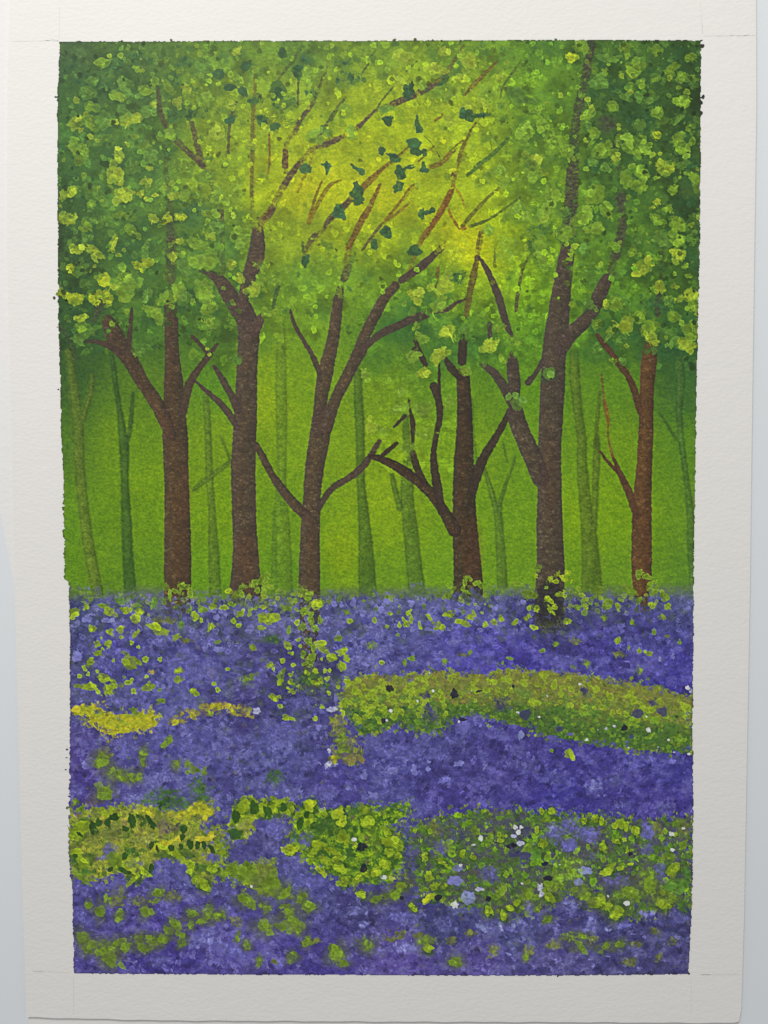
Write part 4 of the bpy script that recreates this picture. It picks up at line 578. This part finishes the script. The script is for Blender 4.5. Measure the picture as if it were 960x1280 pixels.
gcrop(275, 880, [(130,200,50,30,'P~'),(670,520,50,30,'P~'),(865,430,25,22,'p'),(930,550,30,20,'p'),(900,535,12,12,'p'),(770,505,14,12,'p'),(590,140,18,20,'p'),(655,365,30,20,'w~'),(655,280,9,12,'w'),(360,190,90,60,'P~'),(500,250,60,30,'n~'),(520,350,70,50,'P~'),(900,230,60,40,'P~'),(330,440,60,40,'g~'),(240,715,42,30,'v'),(340,720,60,60,'P~'),
 (780,330,50,25,'t~'),(850,340,25,20,'t'),(690,320,25,15,'x~'),(735,200,30,60,'m~'),(740,290,45,30,'m~'),(745,305,28,12,'s'),
 (145,610,48,40,'y'),(240,640,35,38,'y'),(345,600,50,32,'y'),(420,625,25,30,'y'),(100,700,40,45,'m'),(150,740,40,45,'h'),(310,640,40,40,'y'),(165,780,30,24,'h'),(95,675,28,38,'k'),(205,625,25,45,'k'),(290,650,26,40,'k',-.4),(380,620,20,28,'k'),(90,780,40,32,'k'),
 (650,740,70,60,'g'),(538,605,45,38,'Z'),(630,662,20,18,'y'),(705,660,50,38,'Z'),(735,710,38,30,'Z'),(530,700,45,38,'y'),(470,670,35,22,'y'),(855,635,32,32,'y'),(890,710,48,55,'y'),(600,850,45,32,'y'),(700,770,25,20,'y'),(740,790,45,40,'y'),(560,885,40,18,'y'),(425,878,33,24,'Z'),(650,870,50,18,'y'),(480,720,18,38,'k'),(520,665,18,22,'k'),(800,640,40,45,'g~'),(780,900,32,42,'g'),(700,930,35,18,'y'),(930,830,35,50,'m~')])

# ivy on the trunk feet ---------------------------------------------------
def ivy(ox, oy, items, label):
    i = pid('ivy', label)
    for it in items: crop(ox, oy, K3, [it], idv=i, rim=.2, irr=.26)
ivy(75, 720, [(640,70,22,18,'m'),(660,125,12,28,'m'),(690,90,20,12,'m'),(745,62,35,20,'m'),(782,100,16,38,'m'),(715,92,10,14,'m')], 'olive leaves at the foot of the tree with the curving limb')
ivy(275, 720, [(205,50,28,30,'m'),(225,85,16,22,'m'),(130,75,40,18,'m',-.6),(105,115,28,34,'m'),(165,165,25,22,'m'),(220,175,18,25,'m'),(55,92,22,20,'y'),(68,170,22,16,'m'),(25,190,30,16,'y'),(260,20,40,26,'m'),(265,90,18,40,'m'),(255,185,22,14,'y')], 'olive leaves at the foot of the tall straight tree')
ivy(275, 720, [(515,112,42,26,'m'),(580,172,30,36,'y'),(505,210,22,32,'m'),(545,262,18,45,'m'),(500,305,25,22,'m'),(570,312,28,22,'m'),(602,268,20,26,'m'),(462,278,18,16,'y'),(535,400,18,40,'m'),(560,430,16,30,'m'),(500,470,13,30,'m'),(545,500,26,42,'m'),(600,400,42,16,'y'),(620,445,35,22,'y'),(610,500,11,12,'y')], 'column of leaves climbing the forked tree')
ivy(475, 720, [(510,40,14,22,'m'),(500,75,12,22,'m'),(545,20,10,10,'m'),(575,45,16,18,'m'),(605,60,18,16,'m'),(590,35,12,10,'m'),(512,96,18,10,'m'),(545,100,12,10,'m'),(520,10,20,10,'m~')], 'small leaves at the foot of the central tree')
stroke([(687,742,30),(688,765,32),(687,778,24)], (44,44,46), a=.75, soft=6, rag=7, idv=TE)
for cx, cy, w_ in ((222,766,20),(308,752,22),(388,862,14),(585,744,22),(687,786,24),(803,768,10)):
    for k in range(26):
        x = cx + rs.uniform(-w_, w_); y = cy + rs.normal(0, 5); tuft(x, y, rs.uniform(.8, 2.3), (PUR(x, y, rs.uniform(.7, 1.2)) if rs.rand() < .55 else (74,84,60)), n=4, ln=6, a=.7, idv=P_BLUE)
ivy(675, 700, [(60,120,18,28,'y'),(110,80,22,20,'y'),(150,110,26,18,'y'),(165,80,18,18,'y'),(95,130,14,14,'y'),(130,100,14,12,'y'),(50,235,26,22,'y'),(120,205,32,20,'y'),(150,215,16,14,'y'),(60,295,26,20,'y'),(85,285,18,18,'y'),(40,165,12,12,'m'),(70,250,14,14,'y'),(-25,95,8,10,'y'),(-20,45,26,24,'m')], 'bright leaves over the dark foot of the thickest trunk')
crop(475, 720, K3, [(887,110,30,30,'m'),(880,252,18,18,'y'),(893,195,13,15,'y'),(942,195,18,18,'y'),(925,310,25,15,'y'),(820,45,30,12,'m')], rim=.15)
ivy(675, 700, [(600,75,26,16,'m'),(640,100,30,14,'m',.3),(590,100,14,14,'m'),(665,150,26,18,'m'),(690,180,36,18,'m')], 'pale leaves at the foot of the slender right tree')

# fine handling of the brush over everything -----------------------------
def blur(a, n):
    for _ in range(n):
        a = (np.roll(a, 1, 0) + 2 * a + np.roll(a, -1, 0)) / 4; a = (np.roll(a, 1, 1) + 2 * a + np.roll(a, -1, 1)) / 4
    return a
C = C + .75 * (C - blur(C, 3)) + .25 * (C - blur(C, 14))
C *= (1 + .03 * N_mid + .06 * N_tooth + .07 * N_fine)[..., None]
C = np.clip(C, .01, .98)

# ------------------------------------------------------------------ outline of the painted area
ys = GY[:, 0]; xs = GX[0]
xl = np.interp(ys, [50,60,120,300,400,480,540,600,640,724,727,800,900,960,1000,1060,1102,1106,1217], [74,74,71.5,72,72.5,75,76,79,78.5,80,85.5,87,87,86.5,86,85,88,90,92])
xr = np.interp(ys, [52,140,200,320,400,480,640,700,800,900,1000,1100,1160,1219], [876.5,876,876,875,873,871,869,868,867,866,867,866,864,861])
yt = np.interp(xs, [74,180,300,480,640,760,877], [51.5,51.5,50.5,50.5,49.5,49.5,50]); yb = np.interp(xs, [92,250,400,600,700,861], [1217,1218.5,1219,1220,1220,1218])
rg = 1.7 * N_rag + 1.3 * N_rag2 + .9 * N_fine
rough_l = 1 + 1.2 * ((ys > 620) & (ys < 724)) + 1.0 * ((ys > 930) & (ys < 1104))
M = (GX > xl[:, None] + rg * rough_l[:, None]) & (GX < xr[:, None] + rg * 1.1) & (GY > yt[None] + rg * .8) & (GY < yb[None] + rg * .8)
def bump(x, y, rx, ry, col=None):
    rx *= .68; ry *= .68
    e = ((GX - x) / rx) ** 2 + ((GY - y) / ry) ** 2 < 1 + 1.2 * N_rag
    global M; M |= e
    if col is not None:
        s = e & (((GX - x) / rx) ** 2 + ((GY - y) / ry) ** 2 < 3); C[s] = np.array(col) / 255.
for x, y, a, b in [(152,51,3,2),(214,50,3,2.5),(493,49.5,4,2.5),(519,49,4,3),(541,50,3,2),(695,49,3,2),(697,1220.5,3,1.8),(877,50.5,3,2)]: bump(x, y, a, b)
for x, y, a, b, c in [(878,57,4,4.5,(72,66,52)),(879,121,4,5,(58,70,56)),(877,128,3,4,(60,70,56)),(877,141,3,4,(60,70,56)),(70,121,3.5,2,(50,78,56)),(72,125,2,3,(50,78,56)),(73,487,3,2,(46,70,50)),(72,367,4,4,(158,180,46)),(67.5,372.5,3,3.2,(104,70,66)),(71,409,4,1.2,(70,70,62)),(83,947,3,1.2,(56,46,110)),(82,962,2.5,2,(56,46,110)),(84,937,3,2,(60,50,116)),(84,1010,3,3,(130,140,70)),(861,1217,2.5,2.5,(40,36,60)),(866,863,2,2,(140,120,190))]: bump(x, y, a, b, c)
# the dark rim where paint pooled against the tape
ed = np.ones((H, W)) * 9
ed = np.minimum.reduce([GX - xl[:, None], xr[:, None] - GX, GY - yt[None], yb[None] - GY])
rimc = np.exp(-(np.maximum(ed, 0) / 1.6) ** 2)
C *= (1 - .30 * rimc)[..., None]
HT = HT + .05 * rimc

# ------------------------------------------------------------------ pigment = colour seen / light that falls there
def lin(c): c = np.asarray(c, float); return np.where(c <= .04045, c / 12.92, ((c + .055) / 1.055) ** 2.4)
PAPER = np.array((.805, .778, .750))
def level(u, v):   # relative light level over the sheet, brightest at the top left
    t = np.clip((v - 0) / 1250., 0, 1); s = np.clip((u - 20) / 900., 0, 1)
    a = np.interp(t, [0, .5, 1], [.875, .715, .57]); return (a * (1 - .075 * s)) / .79
Lv = level(GX, GY)
ALB = np.clip(lin(C) / Lv[..., None], .004, .85)

# ------------------------------------------------------------------ materials
def newmat(name):
    m = bpy.data.materials.new(name); m.use_nodes = True; nt = m.node_tree; b = nt.nodes['Principled BSDF']; return m, nt, b
def tooth(nt, b, strength, dist=.00015, sc=900.):
    N = nt.nodes; L = nt.links
    tc = N.new('ShaderNodeTexCoord'); mp = N.new('ShaderNodeMapping'); mp.inputs['Scale'].default_value = (sc * .8, sc * 1.25, sc)
    mp.inputs['Rotation'].default_value = (0, 0, .12)
    n1 = N.new('ShaderNodeTexNoise'); n1.inputs['Scale'].default_value = 1.; n1.inputs['Detail'].default_value = 3.; n1.inputs['Roughness'].default_value = .55
    n2 = N.new('ShaderNodeTexNoise'); n2.inputs['Scale'].default_value = .23; n2.inputs['Detail'].default_value = 2.
    ad = N.new('ShaderNodeMath'); ad.operation = 'MULTIPLY_ADD'; ad.inputs[1].default_value = .8
    bp = N.new('ShaderNodeBump'); bp.inputs['Strength'].default_value = strength; bp.inputs['Distance'].default_value = dist
    L.new(tc.outputs['Object'], mp.inputs[0]); L.new(mp.outputs[0], n1.inputs['Vector']); L.new(mp.outputs[0], n2.inputs['Vector'])
    L.new(n2.outputs[0], ad.inputs[0]); L.new(n1.outputs[0], ad.inputs[2]); L.new(ad.outputs[0], bp.inputs['Height']); L.new(bp.outputs[0], b.inputs['Normal'])
    return tc, n1
def paper_mat(name, col, strength, sc=900.):
    m, nt, b = newmat(name); tc, n1 = tooth(nt, b, strength, sc=sc)
    r = nt.nodes.new('ShaderNodeMix'); r.data_type = 'RGBA'; n = nt.nodes.new('ShaderNodeTexNoise'); n.inputs['Scale'].default_value = 18.; n.inputs['Detail'].default_value = 4.
    nt.links.new(tc.outputs['Object'], n.inputs['Vector']); nt.links.new(n.outputs[0], r.inputs[0])
    r.inputs[6].default_value = (*[c * .975 for c in col], 1); r.inputs[7].default_value = (*[min(.9, c * 1.02) for c in col], 1)
    nt.links.new(r.outputs[2], b.inputs['Base Color']); b.inputs['Roughness'].default_value = .85; b.inputs['Specular IOR Level'].default_value = .2
    return m
M_paper = paper_mat('watercolour_paper', tuple(PAPER), .8)
M_paper2 = paper_mat('spare_paper', (.81, .79, .775), .7, 800.)
M_table, nt, b = newmat('table_laminate'); b.inputs['Base Color'].default_value = (.745, .775, .80, 1); b.inputs['Roughness'].default_value = .42; b.inputs['Specular IOR Level'].default_value = .25
tc = nt.nodes.new('ShaderNodeTexCoord'); n = nt.nodes.new('ShaderNodeTexNoise'); n.inputs['Scale'].default_value = 9.; n.inputs['Detail'].default_value = 5.
cr = nt.nodes.new('ShaderNodeMix'); cr.data_type = 'RGBA'; cr.inputs[6].default_value = (.725, .755, .78, 1); cr.inputs[7].default_value = (.765, .79, .815, 1)
nt.links.new(tc.outputs['Object'], n.inputs['Vector']); nt.links.new(n.outputs[0], cr.inputs[0]); nt.links.new(cr.outputs[2], b.inputs['Base Color'])
def paint_mat(name, rough):
    m, nt, b = newmat(name); at = nt.nodes.new('ShaderNodeAttribute'); at.attribute_name = 'pigment'
    tc, n1 = tooth(nt, b, .5, .00009)
    mx = nt.nodes.new('ShaderNodeMix'); mx.data_type = 'RGBA'; mx.blend_type = 'MULTIPLY'
    cr = nt.nodes.new('ShaderNodeMapRange'); cr.inputs[1].default_value = .3; cr.inputs[2].default_value = .7; cr.inputs[3].default_value = .93; cr.inputs[4].default_value = 1.07
    nt.links.new(n1.outputs[0], cr.inputs[0]); vm = nt.nodes.new('ShaderNodeVectorMath'); vm.operation = 'SCALE'
    nt.links.new(at.outputs['Color'], vm.inputs[0]); nt.links.new(cr.outputs[0], vm.inputs['Scale']); nt.links.new(vm.outputs[0], b.inputs['Base Color'])
    nt.nodes.remove(mx)
    b.inputs['Roughness'].default_value = rough; b.inputs['Specular IOR Level'].default_value = .22; return m
M_paint = paint_mat('gouache_paint', .6)
M_pen, nt, b = newmat('pencil_graphite'); b.inputs['Base Color'].default_value = (.6, .585, .57, 1); b.inputs['Roughness'].default_value = .6
n = nt.nodes.new('ShaderNodeTexNoise'); n.inputs['Scale'].default_value = 900.; tc = nt.nodes.new('ShaderNodeTexCoord'); cr = nt.nodes.new('ShaderNodeMix'); cr.data_type = 'RGBA'
cr.inputs[6].default_value = (.58, .57, .555, 1); cr.inputs[7].default_value = (.78, .77, .745, 1); nt.links.new(tc.outputs['Object'], n.inputs['Vector']); nt.links.new(n.outputs[0], cr.inputs[0]); nt.links.new(cr.outputs[2], b.inputs['Base Color'])

# ------------------------------------------------------------------ meshes
def mesh_np(name, co, quads, mat, parent=None, color=None, smooth_=True):
    me = bpy.data.meshes.new(name); me.vertices.add(len(co)); me.vertices.foreach_set('co', np.ascontiguousarray(co, np.float32).ravel())
    n = len(quads); me.loops.add(n * 4); me.loops.foreach_set('vertex_index', np.ascontiguousarray(quads, np.int32).ravel())
    me.polygons.add(n); me.polygons.foreach_set('loop_start', np.arange(0, n * 4, 4, dtype=np.int32))
    try: me.polygons.foreach_set('loop_total', np.full(n, 4, np.int32))
    except Exception: pass
    me.update(calc_edges=True)
    me.polygons.foreach_set('use_smooth', np.full(n, smooth_))
    if color is not None:
        at = me.color_attributes.new('pigment', 'FLOAT_COLOR', 'POINT'); rgba = np.ones((len(co), 4), np.float32); rgba[:, :3] = color; at.data.foreach_set('color', rgba.ravel())
    me.materials.append(mat); o = bpy.data.objects.new(name, me); scn.collection.objects.link(o)
    if parent: o.parent = parent
    return o
root = bpy.data.objects.new('woodland_painting', None); scn.collection.objects.link(root); root.empty_display_size = .05
root['label'] = 'painting of a bluebell wood with wide unpainted paper margins, lying flat on the table'; root['category'] = 'painting'

# painted area, cut along the borders of its parts
ZZ = sheet_z(GX, GY) + .00004 + HT * .0009 * .5 + (N_tooth + .4) * .00002
X, Y, Z = unproj(GX, GY, ZZ)
CO = np.stack([X, Y, Z], -1).reshape(-1, 3); AL = ALB.reshape(-1, 3)
face = M[:-1, :-1] & M[1:, :-1] & M[:-1, 1:] & M[1:, 1:]
# drop specks of an id so that every part is a clean patch
Iv = ID.copy()
idx = np.arange(H * W).reshape(H, W)
for k in PART:   # traces too small to be a part belong to the wash below them
    if (face & (Iv[:-1, :-1] == k)).sum() < 40: Iv[Iv == k] = P_WASH
for k, (name, label) in PART.items():
    f = face & (Iv[:-1, :-1] == k)
    if not f.any(): continue
    a = idx[:-1, :-1][f]; b_ = idx[1:, :-1][f]; c_ = idx[1:, 1:][f]; d_ = idx[:-1, 1:][f]
    q = np.stack([a, b_, c_, d_], -1); u, inv = np.unique(q, return_inverse=True)
    o = mesh_np(name, CO[u], inv.reshape(q.shape), M_paint, root, AL[u])
    if label: o['label'] = label

def slab(name, xlf, xrf, ytf, ybf, zf, thick, mat, parent, nx=150, ny=200):
    """a sheet of paper given by its four edges (in the photograph's directions), with real thickness"""
    s = np.linspace(0, 1, nx); t = np.linspace(0, 1, ny); S, T = np.meshgrid(s, t)
    v0 = T * 1300 - 10
    Lx = xlf(v0); Rx = xrf(v0); Ux = Lx + (Rx - Lx) * S
    Vt = ytf(Ux); Vb = ybf(Ux); Vy = Vt + (Vb - Vt) * T
    Lx = xlf(Vy); Rx = xrf(Vy); Ux = Lx + (Rx - Lx) * S
    x, y, z = unproj(Ux, Vy, zf(Ux, Vy)); top = np.stack([x, y, z], -1).reshape(-1, 3)
    i = np.arange(nx * ny).reshape(ny, nx)
    q = np.stack([i[:-1, :-1], i[1:, :-1], i[1:, 1:], i[:-1, 1:]], -1).reshape(-1, 4)
    ring = np.concatenate([i[0, :-1], i[:-1, -1], i[-1, :0:-1], i[:0:-1, 0]])
    bot = top[ring].copy(); low = top[ring].copy(); low[:, 2] -= thick
    n0 = len(top); n = len(ring); e = np.arange(n); f = (e + 1) % n
    # own vertices for the wall so that the edge stays crisp; slightly rounded lip
    co = np.vstack([top, bot, low]); wq = np.stack([n0 + e, n0 + f, n0 + n + f, n0 + n + e], -1)
    under = top.copy(); under[:, 2] -= thick; n1 = len(co); co = np.vstack([co, under]); uq = q[:, ::-1] + n1
    return mesh_np(name, co, np.vstack([q, wq, uq]), mat, parent)
cut = lambda xs_, ys_: (lambda q: np.interp(q, xs_, ys_))
o = slab('paper_sheet', cut([-30,0,100,300,430,600,733,1000,1275], [12.5,12,9,8.5,11,15.5,18.5,25,33]), cut([-30,0,130,600,733,1147,1262,1280], [945,945,945.5,939,937.5,930,926.5,923]),
     lambda u: np.full(np.shape(u), -26.), lambda u: np.interp(u, [30,200,480,700,880,918,928], [1271.5,1275.5,1277,1277.6,1278.6,1278.4,1275.5]) + .5 * np.sin(np.asarray(u) * .11) * np.sin(np.asarray(u) * .031), sheet_z, .00055, M_paper, root)
o['label'] = 'white textured watercolour paper with bare margins and faint pencil corners'

# pencil lines
def strip(pts, w, name='pencil_line'):
    P = np.array(pts, float); n = len(P); d = np.gradient(P, axis=0); d /= np.hypot(d[:, 0], d[:, 1])[:, None]; nn = np.stack([-d[:, 1], d[:, 0]], -1) * w / 2
    a = P + nn; b = P - nn; q = np.vstack([a, b]); x, y, z = unproj(q[:, 0], q[:, 1], sheet_z(q[:, 0], q[:, 1]) + .00003)
    i = np.arange(n - 1); return mesh_np(name, np.stack([x, y, z], -1), np.stack([i, i + n, i + n + 1, i + 1], -1), M_pen, root)
def ln(a, b, n=24, j=.35):
    t = np.linspace(0, 1, n); return [(a[0] + (b[0] - a[0]) * s + rs.uniform(-j, j), a[1] + (b[1] - a[1]) * s + rs.uniform(-j, j)) for s in t]
for a, b, w in [((74.5,9),(74.5,17),.9),((74,17),(74,47),.35),((15,52),(62,50.5),.35),((56,50.3),(73,51),.8),((63,48.2),(73,51),.6),((875.5,2),(878,42),.45),((878,28),(878.5,41),.5),((880,45),(944,44),.5),((897,45),(902,45.2),.9),((921,44.8),(927,44.8),.8),((929,44.5),(937,43.2),1.1),((912,44),(918,44),.6),((875,1218.5),(925,1218),.5),((876,1218.6),(888,1218.4),.8),((40,1214),(88,1216),.45),((41,1213.6),(54,1214.3),.7),((92,1222),(92,1268),.35),((864,1222),(864,1270),.3),((682,1226),(686,1222),.4)]:
    strip(ln(a, b, max(4, int(math.hypot(a[0]-b[0], a[1]-b[1]) / 2)), .2), w)

# second sheet lying under the painting, and the table
us = slab('under_sheet', cut([-30,0,300,600,760,1290], [-32,-30,-24,-8,24,36]), cut([-30,1290], [938,925.5]), lambda u: np.full(np.shape(u), -30.), lambda u: np.interp(u, [30,400,700,926], [1283.5,1286,1287,1286]), lambda u, v: 0. * u + .00045, .00035, M_paper2, None, 60, 80)
us['label'] = 'white textured paper sheet lying under the painting, showing along its bottom edge'; us['category'] = 'paper'
def box(name, x0, x1, y0, y1, z0, z1, mat):
    co = [(x, y, z) for z in (z0, z1) for y in (y0, y1) for x in (x0, x1)]
    q = [(0,2,3,1),(4,5,7,6),(0,1,5,4),(2,6,7,3),(0,4,6,2),(1,3,7,5)]
    return mesh_np(name, np.array(co), np.array(q), mat, None, smooth_=False)
t = box('table', -.55, .55, -.42, .42, -.025, 0., M_table); t['kind'] = 'structure'; t['label'] = 'smooth pale bluish white table top beneath the papers'

# ------------------------------------------------------------------ light
w = bpy.data.worlds.new('World'); scn.world = w; w.use_nodes = True
w.node_tree.nodes['Background'].inputs[0].default_value = (.95, .98, 1., 1); w.node_tree.nodes['Background'].inputs[1].default_value = .375
def area(name, locn, target, size, power, col):
    d = bpy.data.lights.new(name, 'AREA'); d.shape = 'RECTANGLE'; d.size = size[0]; d.size_y = size[1]; d.energy = power; d.color = col
    o = bpy.data.objects.new(name, d); scn.collection.objects.link(o); o.location = locn
    import mathutils
    o.rotation_euler = (mathutils.Vector(target) - mathutils.Vector(locn)).to_track_quat('-Z', 'Y').to_euler(); return o
area('window_light', (-.15, .48, .52), (0, .0, 0), (.22, .16), 3.85, (1., .985, .95))

# ------------------------------------------------------------------ camera
cd = bpy.data.cameras.new('camera'); cam = bpy.data.objects.new('camera', cd); scn.collection.objects.link(cam); scn.camera = cam
cam.location = (0, 0, CAMH); cam.rotation_euler = (-TH, 0, 0)
cd.sensor_fit = 'VERTICAL'; cd.sensor_height = 24.; cd.lens = 24. * F / 1280.; cd.clip_start = .005; cd.clip_end = 20.
scn.render.resolution_x = 768; scn.render.resolution_y = 1024
vs = scn.view_settings; vs.view_transform = 'Standard'; vs.look = 'None'; vs.exposure = 0; vs.gamma = 1
